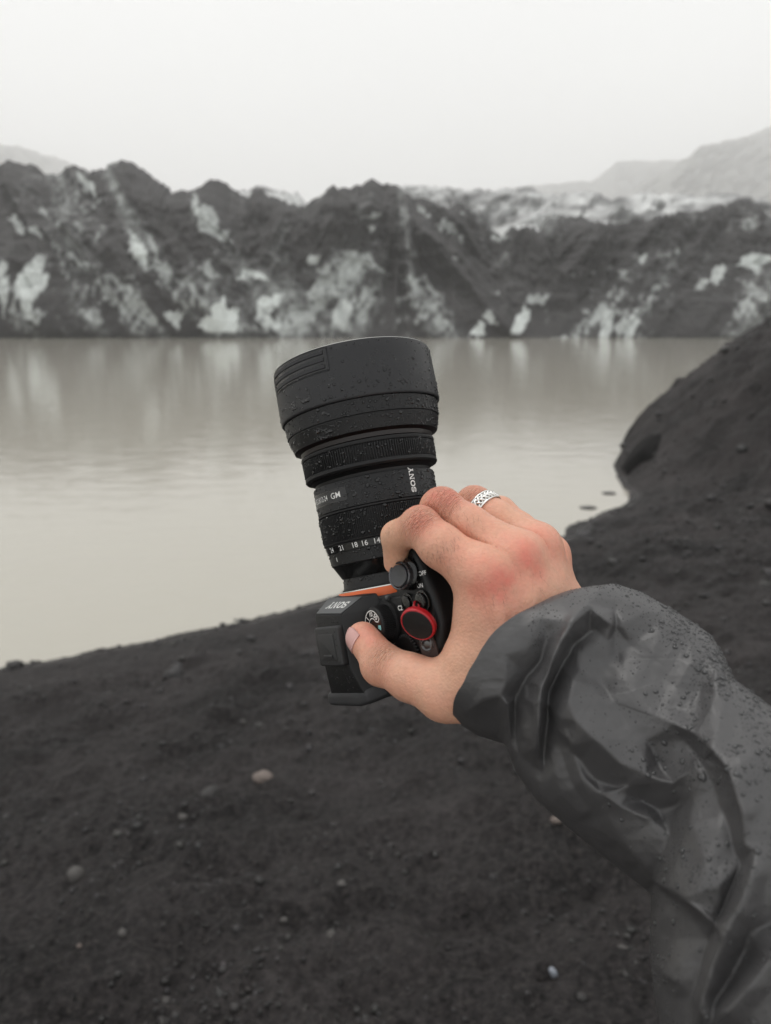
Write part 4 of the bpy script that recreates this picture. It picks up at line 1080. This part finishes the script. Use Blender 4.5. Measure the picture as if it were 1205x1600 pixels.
at = N(m_skin, 'ShaderNodeAttribute'); at.attribute_name = 'skin_tone'
tcn = N(m_skin, 'ShaderNodeTexCoord')
nf = N(m_skin, 'ShaderNodeTexNoise', Scale=900, Detail=4); L(m_skin, tcn.outputs['Object'], nf.inputs['Vector'])
nm = N(m_skin, 'ShaderNodeTexNoise', Scale=420, Detail=5); L(m_skin, tcn.outputs['Object'], nm.inputs['Vector'])
mr_ = N(m_skin, 'ShaderNodeMapRange'); mr_.inputs['From Min'].default_value = .3; mr_.inputs['From Max'].default_value = .7; mr_.inputs['To Min'].default_value = .94; mr_.inputs['To Max'].default_value = 1.05
L(m_skin, nm.outputs[0], mr_.inputs['Value'])
sc2 = N(m_skin, 'ShaderNodeVectorMath', operation='SCALE'); L(m_skin, at.outputs['Color'], sc2.inputs[0]); L(m_skin, mr_.outputs[0], sc2.inputs['Scale'])
L(m_skin, sc2.outputs[0], pb.inputs['Base Color'])
fa_ = N(m_skin, 'ShaderNodeAttribute'); fa_.attribute_name = 'fold'; fm_ = N(m_skin, 'ShaderNodeAttribute'); fm_.attribute_name = 'fold_mask'
m1 = N(m_skin, 'ShaderNodeMath', operation='MULTIPLY_ADD'); m1.inputs[1].default_value = 6.5; L(m_skin, fa_.outputs['Fac'], m1.inputs[0])
m0 = N(m_skin, 'ShaderNodeMath', operation='MULTIPLY'); m0.inputs[1].default_value = 12; L(m_skin, nm.outputs[0], m0.inputs[0]); L(m_skin, m0.outputs[0], m1.inputs[2])
m2 = N(m_skin, 'ShaderNodeMath', operation='SINE'); L(m_skin, m1.outputs[0], m2.inputs[0])
m3 = N(m_skin, 'ShaderNodeMath', operation='MULTIPLY'); L(m_skin, m2.outputs[0], m3.inputs[0]); L(m_skin, fm_.outputs['Fac'], m3.inputs[1])
b0 = N(m_skin, 'ShaderNodeBump', Strength=1.0, Distance=.0005); L(m_skin, m3.outputs[0], b0.inputs['Height'])
b1_ = N(m_skin, 'ShaderNodeBump', Strength=.9, Distance=.0003); L(m_skin, nf.outputs[0], b1_.inputs['Height']); L(m_skin, b0.outputs[0], b1_.inputs['Normal'])
vv = N(m_skin, 'ShaderNodeTexVoronoi', Scale=750); L(m_skin, tcn.outputs['Object'], vv.inputs['Vector'])
b2_ = N(m_skin, 'ShaderNodeBump', Strength=.7, Distance=.0002); L(m_skin, vv.outputs['Distance'], b2_.inputs['Height']); L(m_skin, b1_.outputs[0], b2_.inputs['Normal'])
L(m_skin, b2_.outputs[0], pb.inputs['Normal'])
arm = link('arm', me, m_skin, person)
arm['label'] = 'bare hand with reddened knuckles, index finger curled to the shutter side, thumb across the top'

# thumbnail: traced onto the thumb
tax = PT['tT'][0] - PT['tI'][0]; tax /= np.linalg.norm(tax)
nn = V3([-.62, -.22, .75]); nn -= tax * (nn @ tax); nn /= np.linalg.norm(nn); sd2 = np.cross(tax, nn)
gu, gv = np.meshgrid(np.linspace(-1, 1, 15), np.linspace(0, 1, 17))
ang = gu * R(46) * (1 - .25 * (gv ** 4)); s_al = -4.0 + 11.4 * gv - 1.6 * gu ** 2 * (gv > .5) * (gv - .5) * 2 + .9 * gu ** 2 * (gv < .5) * (1 - 2 * gv)
O = PT['tT'][0] + s_al[..., None] * tax
D = np.cos(ang)[..., None] * nn + np.sin(ang)[..., None] * sd2
P = O + 16 * D; P = P.reshape(-1, 3); Dr = D.reshape(-1, 3)
for _ in range(26): P = P - Dr * np.maximum(field(P), -1)[:, None] * .8
top = P + Dr * (.42 + .35 * gv.ravel()[:, None] ** 3); bot = P - Dr * .5
nu = 15; nv_ = 17
f1 = grid_faces(nv_, nu); edge = [i for i in range(nu)] + [i * nu + nu - 1 for i in range(1, nv_)] + [nv_ * nu - 2 - i for i in range(nu - 1)] + [(nv_ - 2 - i) * nu for i in range(nv_ - 2)]
K = nv_ * nu
fs = [tuple(q) for q in f1] + [tuple(K + i for i in q[::-1]) for q in f1] + [(edge[i], edge[(i + 1) % len(edge)], K + edge[(i + 1) % len(edge)], K + edge[i]) for i in range(len(edge))]
nail = pk('thumbnail', np.concatenate([top, bot]), fs, mat('fingernail', (.58, .33, .30), .28), arm)

# silver ring with interlaced strands on the ring finger
rm_, rp_ = PT['rQ'][0], PT['rP'][0]
c0 = rm_ * .42 + rp_ * .58; axr = rp_ - rm_; axr /= np.linalg.norm(axr)
ur = np.cross(axr, [0, 0, 1.0]); ur /= np.linalg.norm(ur); wr = np.cross(axr, ur)
RR = 9.75
def ring_surf(prof, n=120):
    t = np.linspace(0, 2 * math.pi, n, endpoint=False)
    V = np.stack([c0 + h * axr + (RR + q) * (np.cos(t)[:, None] * ur + np.sin(t)[:, None] * wr) for h, q in prof])
    return V.reshape(-1, 3), grid_faces(len(prof), n, wrap=True)
pr = [(-2.8, -.1), (-2.8, .35), (2.8, .35), (2.8, -.1), (-2.8, -.1)]
ringo = pk('finger_ring', *ring_surf(pr), mat('darkened_silver', (.10, .10, .095), .4, .9))
ringo['label'] = 'silver band with an interlaced knot pattern on the ring finger'
m_sil = mat('bright_silver', (.80, .79, .76), .2, 1.0)
def strand(fn, r_, n=360):
    t = np.linspace(0, 2 * math.pi, n, endpoint=False); h, q = fn(t)
    P = c0 + h[:, None] * axr + (RR + q)[:, None] * (np.cos(t)[:, None] * ur + np.sin(t)[:, None] * wr)
    T = np.roll(P, -1, 0) - np.roll(P, 1, 0); T /= np.linalg.norm(T, axis=1)[:, None]
    rad_ = np.cos(t)[:, None] * ur + np.sin(t)[:, None] * wr; sdv = np.cross(T, rad_)
    V = np.stack([P + r_ * (math.cos(a) * rad_ + math.sin(a) * sdv * 1.25) for a in np.linspace(0, 2 * math.pi, 8, endpoint=False)], 1).reshape(-1, 3)
    f = [tuple(q) for q in grid_faces(n, 8, wrap=True)] + [((n - 1) * 8 + j, (n - 1) * 8 + (j + 1) % 8, (j + 1) % 8, j) for j in range(8)]
    pk('ring_strand', V, f, m_sil, ringo)
for k_ in range(3):
    strand(lambda t: (1.75 * np.sin(t * 9 + k_ * 2 * math.pi / 3), .62 + .38 * np.sin(t * 18 + k_ * 4 * math.pi / 3 + .6)), .52)
for e_ in (-2.7, 2.7): strand(lambda t: (e_ + 0 * t, .45 + 0 * t), .42)

# ------------------------------------------------------------------ jacket sleeve
def z5(l): return np.array([(700 + x / 2.2535, 890 + y / 2.2535) for x, y in l])
U_ = np.array([(912, 929), (940, 920), (962, 914), (1003, 926), (1045, 950), (1085, 975), (1112, 994), (1128, 1022), (1146, 1062), (1205, 1106), (1290, 1170), (1420, 1270)], float)
L_ = np.array([(719, 1131), (748, 1150), (792, 1163), (806, 1205), (838, 1249), (900, 1302), (960, 1351), (1018, 1396), (1016, 1480), (1024, 1560), (1045, 1660), (1090, 1800)], float)
def resample(P, n, k=6):
    t0 = np.linspace(0, 1, len(P)); t = np.linspace(0, 1, n)
    Q = np.stack([np.interp(t, t0, P[:, c]) for c in (0, 1)], -1)
    ker = np.hanning(2 * k + 3)[1:-1]; ker /= ker.sum()
    pad = np.pad(Q, ((k, k), (0, 0)), 'reflect', reflect_type='odd')
    return np.stack([np.convolve(pad[:, c], ker, 'valid') for c in (0, 1)], -1)
NT, NP = 560, 900
Uq, Lq = resample(U_, NT, 9), resample(L_, NT, 9)
tt = np.linspace(0, 1, NT)
dep = np.interp(tt, [0, .1, .25, .5, .75, 1], [362, 357, 350, 334, 306, 270])
def smooth1(A, k):
    A = np.asarray(A, float); A2 = A[:, None] if A.ndim == 1 else A
    ker = np.hanning(2 * k + 3)[1:-1]; ker /= ker.sum(); pad = np.pad(A2, ((k, k), (0, 0)), 'reflect', reflect_type='odd')
    o_ = np.stack([np.convolve(pad[:, c], ker, 'valid') for c in range(A2.shape[1])], -1)
    return o_[:, 0] if A.ndim == 1 else o_
dep = smooth1(dep, 40)
Uv = np.stack([view(Uq[i, 0], Uq[i, 1], dep[i] + 6) for i in range(NT)])
Lv = np.stack([view(Lq[i, 0], Lq[i, 1], dep[i]) for i in range(NT)])
Cc = (Uv + Lv) / 2; Hh = (Uv - Lv) / 2
hl = smooth1(np.linalg.norm(Hh, axis=1), 70)
Cs = smooth1(Cc, 70); Nr = -Cs / np.linalg.norm(Cs, axis=1)[:, None]
psi = np.linspace(0, 2 * math.pi, NP, endpoint=False)
rho = smooth1(np.interp(tt, [0, .1, .3, 1], [.92, .84, .75, .74]), 30)
cs, sn = np.cos(psi), np.sin(psi)
SV = Cc[:, None] + Hh[:, None] * cs[None, :, None] + (Nr * (hl * rho)[:, None])[:, None] * sn[None, :, None]
# the cuff opening is cut aslant: its near lip reaches towards the knuckles
cuffw = (2.2 * fbm(psi * 1.6, psi * 0, s=611, o=3) + 1.2 * np.sin(psi * 5))
lip = smooth1(np.interp(tt, [0, .08, .18, .34], [16, 13, 7, 0]), 25)
SV = SV + V3([-.80, .60, .05]) * ((lip[:, None] + cuffw[None] * np.exp(-tt / .03)[:, None]) * (np.clip(sn, 0, 1) ** 1.1)[None])[..., None]
def proj_px(P): return 602.5 + F * P[..., 0] / -P[..., 2], 800 - F * P[..., 1] / -P[..., 2]
PX, PY = proj_px(SV)
def polydist(X, Y, pl):
    best = np.full(X.shape, 1e9); side = np.ones(X.shape); along = np.zeros(X.shape); Ls = np.r_[0, np.cumsum(np.linalg.norm(np.diff(pl, axis=0), axis=1))]
    for i, ((ax, ay), (bx, by)) in enumerate(zip(pl[:-1], pl[1:])):
        dx, dy = bx - ax, by - ay; l2 = dx * dx + dy * dy
        t = np.clip(((X - ax) * dx + (Y - ay) * dy) / l2, 0, 1); ex, ey = X - ax - t * dx, Y - ay - t * dy
        d = np.hypot(ex, ey); up = d < best
        best = np.where(up, d, best); side = np.where(up, np.sign(dx * ey - dy * ex), side); along = np.where(up, (Ls[i] + t * math.sqrt(l2)) / Ls[-1], along)
    return best, side, along
folds = [  # polyline in the enlarged photo, height mm, width px on its left, width px on its right (walking along it), sharpness
    ([(505, 118), (440, 180), (395, 250), (362, 330), (332, 420), (322, 520), (320, 612)], 6.0, 9, 9, 2.0),
    ([(500, 215), (430, 270), (390, 335), (355, 410), (346, 480), (338, 600), (325, 720)], -7.5, 9, 6, 2.0),
    ([(352, 235), (335, 320), (275, 395), (228, 455), (226, 560), (238, 640)], -4.0, 9, 8, 2.0),
    ([(350, 330), (300, 378), (272, 410), (272, 450), (300, 470), (330, 455)], 3.0, 4, 4, 2.0),
    ([(300, 405), (302, 440)], -3.5, 6, 6, 2.0),
    ([(60, 500), (120, 462), (185, 448), (212, 480), (218, 610)], 4.0, 32, 6, 1.6),
    ([(440, 380), (428, 450), (455, 530), (520, 600), (610, 680), (700, 722), (785, 745)], 4.2, 50, 16, 1.5),
    ([(590, 130), (583, 200), (590, 270), (610, 340)], -3.2, 5, 7, 1.6),
    ([(640, 220), (590, 300), (545, 400), (520, 440)], -5.0, 26, 20, 2.0),
    ([(470, 118), (530, 158), (578, 192)], 3.0, 5, 8, 1.3),
    ([(730, 518), (800, 543), (872, 580), (930, 636), (985, 700), (1012, 780), (1034, 860), (1044, 960)], 5.5, 60, 5, 1.4),
    ([(900, 640), (965, 720), (1005, 820), (1026, 920), (1032, 1010)], -4.0, 8, 12, 2.0),
    ([(600, 560), (690, 670), (788, 745)], 2.4, 12, 10, 1.2),
    ([(790, 745), (870, 690), (930, 650)], 1.8, 10, 10, 1.3),
    ([(690, 590), (740, 680), (784, 738)], -3.0, 10, 10, 1.6),
    ([(795, 755), (850, 820)], -2.2, 10, 10, 1.6),
    ([(540, 790), (640, 760), (770, 748)], 2.6, 12, 7, 1.2),
    ([(540, 790), (610, 835), (724, 884)], 3.0, 9, 6, 1.2),
    ([(540, 790), (562, 862), (604, 950), (682, 1030), (730, 1090)], 3.4, 20, 8, 1.3),
    ([(600, 785), (680, 812), (740, 850)], -3.0, 9, 9, 1.8),
    ([(715, 900), (780, 852), (860, 805)], -3.8, 10, 9, 1.8),
    ([(350, 455), (400, 535), (440, 640), (470, 730), (505, 835)], 3.0, 9, 8, 1.3),
    ([(400, 640), (430, 740), (500, 850)], -2.0, 6, 6, 1.6),
    ([(470, 700), (530, 770), (560, 850)], -2.6, 7, 7, 1.6),
    ([(340, 560), (370, 680), (400, 790), (500, 900)], 2.2, 8, 6, 1.3),
    ([(490, 900), (560, 930), (640, 1000), (722, 1090)], 4.5, 30, 4, 1.4),
    ([(715, 1092), (820, 1158), (950, 1252)], 6.0, 42, 3, 1.3),
    ([(1040, 960), (1032, 1040), (1002, 1120), (962, 1220), (922, 1300), (892, 1400), (866, 1500), (860, 1640)], -5.0, 4, 5, 1.4),
    ([(1085, 960), (1066, 1060), (1020, 1180), (970, 1300), (926, 1420), (898, 1520), (900, 1640)], 6.5, 22, 16, 1.9),
    ([(720, 1395), (770, 1436), (815, 1462)], 2.8, 12, 3, 1.2),
    ([(730, 1110), (724, 1250), (722, 1400)], 2.5, 8, 6, 1.6),
    ([(880, 1600), (980, 1545), (1060, 1462), (1150, 1350)], 5.0, 18, 24, 1.8),
    ([(960, 1470), (1040, 1385), (1110, 1290)], -6.0, 26, 26, 2.0),
    ([(1000, 1405), (1045, 1462)], 2.0, 5, 4, 1.2),
    ([(850, 335), (900, 290), (940, 255)], 2.4, 8, 10, 1.3),
    ([(905, 300), (890, 390), (885, 520), (850, 560)], -2.6, 12, 12, 1.8),
    ([(994, 378), (1026, 468)], -3.0, 2.5, 3, 1.2),
    ([(780, 150), (850, 225), (930, 252)], 1.8, 6, 5, 1.3),
    ([(730, 520), (640, 470), (560, 440)], 2.0, 14, 12, 1.5),
    ([(930, 480), (870, 560), (800, 520)], -2.2, 14, 14, 1.8),
    ([(740, 300), (700, 380), (640, 420)], -1.8, 16, 16, 2.0),
    ([(170, 240), (230, 300), (200, 380)], 1.2, 18, 18, 2.0)]
dz = np.zeros(PX.shape)
front = sstep(sn, .0, .22)[None]
for pl, hgt, wl, wr_, shp in folds:
    pl = z5(pl); x0, y0 = pl.min(0) - 90; x1, y1 = pl.max(0) + 90
    msk = (PX > x0) & (PX < x1) & (PY > y0) & (PY < y1) & (sn > 0)[None]
    ii = np.nonzero(msk)
    d, s_, al = polydist(PX[ii], PY[ii], pl)
    wv = np.where(s_ < 0, wl, wr_) * 1.15 + 1
    prof_ = np.exp(-(d / wv) ** shp)
    taper = np.minimum(1, np.minimum(al, 1 - al) * 5 + .25)
    dz[ii] += .36 * hgt * prof_ * taper
# facets of creased cloth: crest and valley lines with heights, triangulated, then softened a little
from mathutils.geometry import delaunay_2d_cdt
chains = [
 [(440,390,3),(428,460,5),(455,530,6.5),(520,600,7.5),(610,680,7.5),(700,722,6.5),(785,745,5.5)],
 [(350,470,-2),(380,560,-.5),(430,640,-.5),(500,715,.5),(600,770,1.5)],
 [(540,790,5.5),(640,760,5),(720,752,4.5)], [(540,790,5.5),(610,835,6),(724,884,5.5)], [(540,790,5.5),(562,862,3.5),(604,950,5.5),(682,1030,6.5),(715,1092,7)],
 [(715,1092,7),(820,1158,7.5),(950,1252,7.5)], [(722,1112,0),(818,1176,0),(940,1268,.5)],
 [(730,518,4),(800,545,6.5),(872,580,8),(930,640,9),(985,700,9.5),(1012,780,9.5),(1034,860,9),(1044,960,7.5)],
 [(830,605,2),(890,680,.5),(940,760,-.5),(970,860,-.5),(1000,950,0),(1026,1040,-1),(1000,1122,-1),(960,1222,-1.5),(918,1302,-1.5),(888,1402,-1.5),(862,1500,-1.5),(856,1640,-1.5)],
 [(1085,980,5.5),(1052,1100,7.5),(1010,1210,7.5),(960,1315,7.5),(915,1435,7.5),(886,1560,7)],
 [(788,745,5.5),(870,692,4),(930,652,3)], [(700,600,3),(740,680,-.5),(784,738,3)],
 [(585,140,0),(590,200,-1.8),(600,300,-3.5)], [(480,118,3),(530,158,5),(578,192,4)], [(500,215,-4),(440,270,-5.5),(395,335,-6.5),(362,410,-6.5),(350,480,-5.5),(342,600,-4),(330,720,-3)],
 [(505,140,2),(440,190,5.5),(400,250,6.5),(366,330,7),(336,420,6.5),(324,520,6.5),(320,612,5.5)], [(360,240,-1),(335,318,-3),(278,385,-3.5),(232,455,-3),(236,560,-3.5),(250,650,-2.5)],
 [(60,500,2),(120,462,3.5),(185,448,4.5),(212,480,5.5),(218,610,3)], [(480,930,-1),(560,990,-2),(640,1060,-3),(690,1125,-4)], [(980,1560,6.5),(1060,1470,7),(1138,1370,6.5)],
 [(720,1395,3.5),(770,1436,4.5),(815,1462,3)], [(780,150,2.5),(850,225,3),(930,250,2)]]
loners = [(500,420,.5),(600,480,-.5),(560,330,-4),(640,560,2),(470,350,-3),(420,560,1.5),(400,520,3),(440,620,4),(480,740,3.5),(505,840,2.5),(470,670,.5),(520,740,0),(680,812,0),(740,850,-.5),(500,880,-.5),(540,960,.5),(620,1030,2),
 (850,820,0),(870,690,4),(1000,560,3),(1100,640,5),(1138,800,5),(1138,500,0),(950,450,1.5),(640,260,-3.5),(700,340,-1),(540,400,-3),(620,190,2),(525,215,-3),(562,252,-2),(700,150,2.5),(860,330,3),(905,300,2),(885,430,-1.5),(850,500,.5),(940,350,2.5),
 (800,420,1),(760,480,2),(660,420,1.5),(860,900,4.5),(800,960,3),(900,1040,5),(770,1020,5.5),(960,1110,4),(800,1300,-1.5),(740,1370,1.5),(850,1350,.5),(740,1460,-.5),(800,1510,0),(1138,1000,4),(1120,1150,2.5),(1060,1280,0),(1000,1420,-1),(945,1520,-.5),(930,1600,2),
 (1040,1350,-1.5),(1138,1250,-.5),(1040,1600,3),(1138,1480,4),(240,200,0),(330,170,1.5),(400,110,1),(200,300,2),(280,280,.5),(130,400,1.5),(200,400,3),(150,520,-1.5),(180,570,-2),(90,540,0),(290,460,1),(285,520,1),(1070,900,5.5),(1100,760,6),
 (-60,350,0),(-60,700,0),(200,720,0),(330,850,-1),(420,900,-1),(700,1200,-2),(650,1400,0),(650,1750,0),(1300,1750,0),(1300,0,0),(600,-60,0),(350,40,0),(1300,600,2),(1300,1200,0),(720,1250,1),(100,200,0)]
cp, ce = [], []
for ch_ in chains:
    for q_, p_ in enumerate(ch_):
        cp.append(p_)
        if q_: ce.append((len(cp) - 2, len(cp) - 1))
cp += loners; cp = np.array(cp, float); xy = z5(cp[:, :2])
ov, oe, of, ovi, _, _ = delaunay_2d_cdt([Vector(p_) for p_ in xy], ce, [], 0, .5)
oh = np.array([np.mean(cp[list(i_), 2]) if len(i_) else np.nan for i_ in ovi])
ovn = np.array([v_[:] for v_ in ov])
for i_ in np.nonzero(np.isnan(oh))[0]:
    dd_ = np.linalg.norm(xy - ovn[i_], axis=1); nn_ = np.argsort(dd_)[:3]; oh[i_] = np.average(cp[nn_, 2], weights=1 / (dd_[nn_] + 1))
GX0, GY0, GW, GH = 640, 840, 700, 900
HM = np.zeros((GH, GW)); gxx, gyy = np.meshgrid(np.arange(GW) + GX0, np.arange(GH) + GY0)
for f_ in of:
    a_, b_, c_ = ovn[list(f_)]; x0, y0 = np.floor(np.min([a_, b_, c_], 0)).astype(int); x1, y1 = np.ceil(np.max([a_, b_, c_], 0)).astype(int)
    x0, y0, x1, y1 = max(x0 - GX0, 0), max(y0 - GY0, 0), min(x1 - GX0 + 1, GW), min(y1 - GY0 + 1, GH)
    if x0 >= x1 or y0 >= y1: continue
    X_, Y_ = gxx[y0:y1, x0:x1], gyy[y0:y1, x0:x1]; dt = (b_[1] - c_[1]) * (a_[0] - c_[0]) + (c_[0] - b_[0]) * (a_[1] - c_[1])
    if abs(dt) < 1e-9: continue
    l1 = ((b_[1] - c_[1]) * (X_ - c_[0]) + (c_[0] - b_[0]) * (Y_ - c_[1])) / dt; l2 = ((c_[1] - a_[1]) * (X_ - c_[0]) + (a_[0] - c_[0]) * (Y_ - c_[1])) / dt; l3 = 1 - l1 - l2
    ins_ = (l1 >= -1e-6) & (l2 >= -1e-6) & (l3 >= -1e-6); hh = l1 * oh[f_[0]] + l2 * oh[f_[1]] + l3 * oh[f_[2]]
    HM[y0:y1, x0:x1][ins_] = hh[ins_]
def blur(A, s_):
    k = np.exp(-np.arange(-int(3 * s_), int(3 * s_) + 1) ** 2 / (2 * s_ * s_)); k /= k.sum(); p_ = len(k) // 2
    A = np.apply_along_axis(lambda r: np.convolve(np.pad(r, p_, 'edge'), k, 'valid'), 0, A)
    return np.apply_along_axis(lambda r: np.convolve(np.pad(r, p_, 'edge'), k, 'valid'), 1, A)
HM = .72 * blur(HM, 1.8) + .28 * blur(HM, 7)
wx_ = PX + 3.5 * fbm(PX / 40, PY / 40, s=77, o=3); wy_ = PY + 3.5 * fbm(PX / 40, PY / 40, s=78, o=3)
ix = np.clip(wx_ - GX0, 0, GW - 1.01); iy = np.clip(wy_ - GY0, 0, GH - 1.01); x0 = ix.astype(int); y0 = iy.astype(int); fx = ix - x0; fy = iy - y0
hs = HM[y0, x0] * (1 - fx) * (1 - fy) + HM[y0, x0 + 1] * fx * (1 - fy) + HM[y0 + 1, x0] * (1 - fx) * fy + HM[y0 + 1, x0 + 1] * fx * fy
dz += (1.12 * hs + .3 * fbm(PX / 60, PY / 40, s=501, o=2, ridged=True, g=.4)) * (sn > 0)[None]
# crumple between the named folds, and folds of the same make on the far side
th_ = np.arange(NT)[:, None] / NT * np.ones((1, NP)); ph_ = np.cos(psi)[None] * np.ones((NT, 1)); ph2 = np.sin(psi)[None] * np.ones((NT, 1))
cr = fbm(th_ * 7 + 3, ph_ * 2.2, ph2 * 2.2, o=4, s=301, ridged=True)
cr2 = fbm(th_ * 24, ph_ * 6, ph2 * 6, o=3, s=311)
dz = dz + cr * (.5 + 1.6 * (1 - front)) + cr2 * .16
# outward normals of the undeformed sleeve
def grid_normals(V):
    du = np.roll(V, -1, 1) - np.roll(V, 1, 1); dv_ = np.gradient(V, axis=0)
    n = np.cross(du, dv_); n /= np.linalg.norm(n, axis=-1)[..., None] + 1e-9
    return n
Nn = grid_normals(SV)
if (Nn[NT // 2, NP // 4] @ (-SV[NT // 2, NP // 4])) < 0: Nn = -Nn
edgef = sstep(np.abs(sn), .02, .3)[None]
SV2 = SV * (1 - (dz * (.15 + .85 * edgef) * np.where(sn > -.02, 1, -1)[None]) / np.linalg.norm(SV, axis=-1))[..., None]
N2 = grid_normals(SV2)
if (N2[NT // 2, NP // 4] @ (-SV2[NT // 2, NP // 4])) < 0: N2 = -N2
# inner lining: rows running back inside the cuff
inner = []
for k_, q in ((60, 3.0), (35, 2.0), (12, 1.2), (2, .8), (0, .5)):
    inner.append(SV2[k_] - N2[k_] * q)
AV = np.concatenate([np.array(inner), SV2]).reshape(-1, 3)
fcs = grid_faces(NT + 5, NP, wrap=True)
m_jkt = mat('waxed_dark_grey_shell_fabric', (.056, .0545, .0555), .43)
bpw, _ = add_bump(m_jkt, 60, .0011, .4, 2, .4, kind='ShaderNodeTexNoise'); add_bump(m_jkt, 2600, .00006, .8, 2, prev=bpw)
m_jkt.node_tree.nodes['Principled BSDF'].inputs['Specular IOR Level'].default_value = .55
sleeve = pk('jacket_sleeve', AV, fcs, m_jkt)
sleeve['label'] = 'wet dark grey waterproof jacket sleeve with a creased cuff, beaded with rain'
# beads of rain on the sleeve
k_ = 26000
ti = rng.integers(8, NT - 1, k_); pi_ = rng.integers(8, NP // 2 - 8, k_)
pp = SV2[ti, pi_]; nnv = N2[ti, pi_]; qx, qy = proj_px(pp)
dens = .16 + .75 * sstep(qx, 900, 1120) * (1 - .6 * sstep(qy, 1330, 1480))
dens = dens * np.clip(.6 + 1.2 * fbm(qx / 75, qy / 75, s=401, o=3), .05, 1.3)
dens = dens + .5 * np.exp(-(((qx - 845) / 26) ** 2 + ((qy - 985) / 40) ** 2)) - .9 * (qx < 905) * (qy > 1080) - .25 * (qx < 830)
dens = dens * (nnv[:, 1] > -.35)
keep = rng.random(k_) < np.clip(dens, 0, 1) * .75
sz = np.exp(rng.normal(math.log(.19), .38, k_)); big_ = rng.random(k_) < .10 * sstep(qx, 880, 1140); sz = np.where(big_, np.exp(rng.normal(math.log(.62), .3, k_)), sz); sz = np.clip(sz * 1.12, .1, 1.2)
ob = pk('raindrops', *(lambda me_: (np.zeros((0, 3)), []))(0), m_drop, sleeve) if False else None
me = drops_mesh((pp[keep] - PINV) / 1000, nnv[keep], sz[keep] / 1000, sz[keep] * .6 / 1000, rng, .3)
dr = link('raindrops', me, mat('rain_bead_on_grey', (.045, .045, .046), .05), sleeve); dr['kind'] = 'stuff'
me = None

# fine dark hairs on the back of the fingers
hk = 420
hc, hd = [], []
for (ka, kb, w_) in (('iP', 'iM', .32), ('mP', 'mM', .3), ('rP', 'rM', .12), ('iM', 'iC', .13), ('mM', 'mC', .13)):
    n_ = int(hk * w_); t_q = rng.uniform(.12, .75, n_); O = PT[ka][0] + t_q[:, None] * (PT[kb][0] - PT[ka][0])
    axh = (PT[ka][0] - PT[kb][0]); axh /= np.linalg.norm(axh)
    D = V3([0, .15, 1.0]) + rng.normal(size=(n_, 3)) * [.45, .45, .1]; D -= (D @ axh)[:, None] * axh * .8; D /= np.linalg.norm(D, axis=1)[:, None]
    P = O + 26 * D
    for _ in range(24): P = P - D * np.maximum(field(P), -1)[:, None] * .85
    hc.append(P); sdh = np.cross(D, axh); q_ = -axh * .25 + sdh * (.5 + .3 * rng.normal(size=(n_, 1))) + V3([.35, -.6, 0]) + rng.normal(size=(n_, 3)) * .2
    hd.append((q_ / np.linalg.norm(q_, axis=1)[:, None], D))
Vh, Fh = [], []
for P, (T, D) in zip(hc, hd):
    for p_, t_, d_ in zip(P, T, D):
        ln = rng.uniform(2.2, 4.8); k0 = len(Vh) * 1; sdh = np.cross(t_, d_); r_ = .045
        for u_ in (0, .35, .7, 1):
            c_ = p_ + t_ * ln * u_ + d_ * (.9 * u_ * (1 - .55 * u_) * ln * .35 - .1); rr_h = r_ * (1 - .8 * u_)
            Vh += [c_ + rr_h * sdh, c_ + rr_h * (d_ * .87 - sdh * .5), c_ + rr_h * (-d_ * .87 - sdh * .5)]
        for q in range(3):
            for j in range(3): Fh.append((k0 + q * 3 + j, k0 + q * 3 + (j + 1) % 3, k0 + q * 3 + 3 + (j + 1) % 3, k0 + q * 3 + 3 + j))
hr = pk('hairs', np.array(Vh), np.array(Fh), mat('dark_hair', (.09, .05, .03), .5), arm); hr['kind'] = 'stuff'
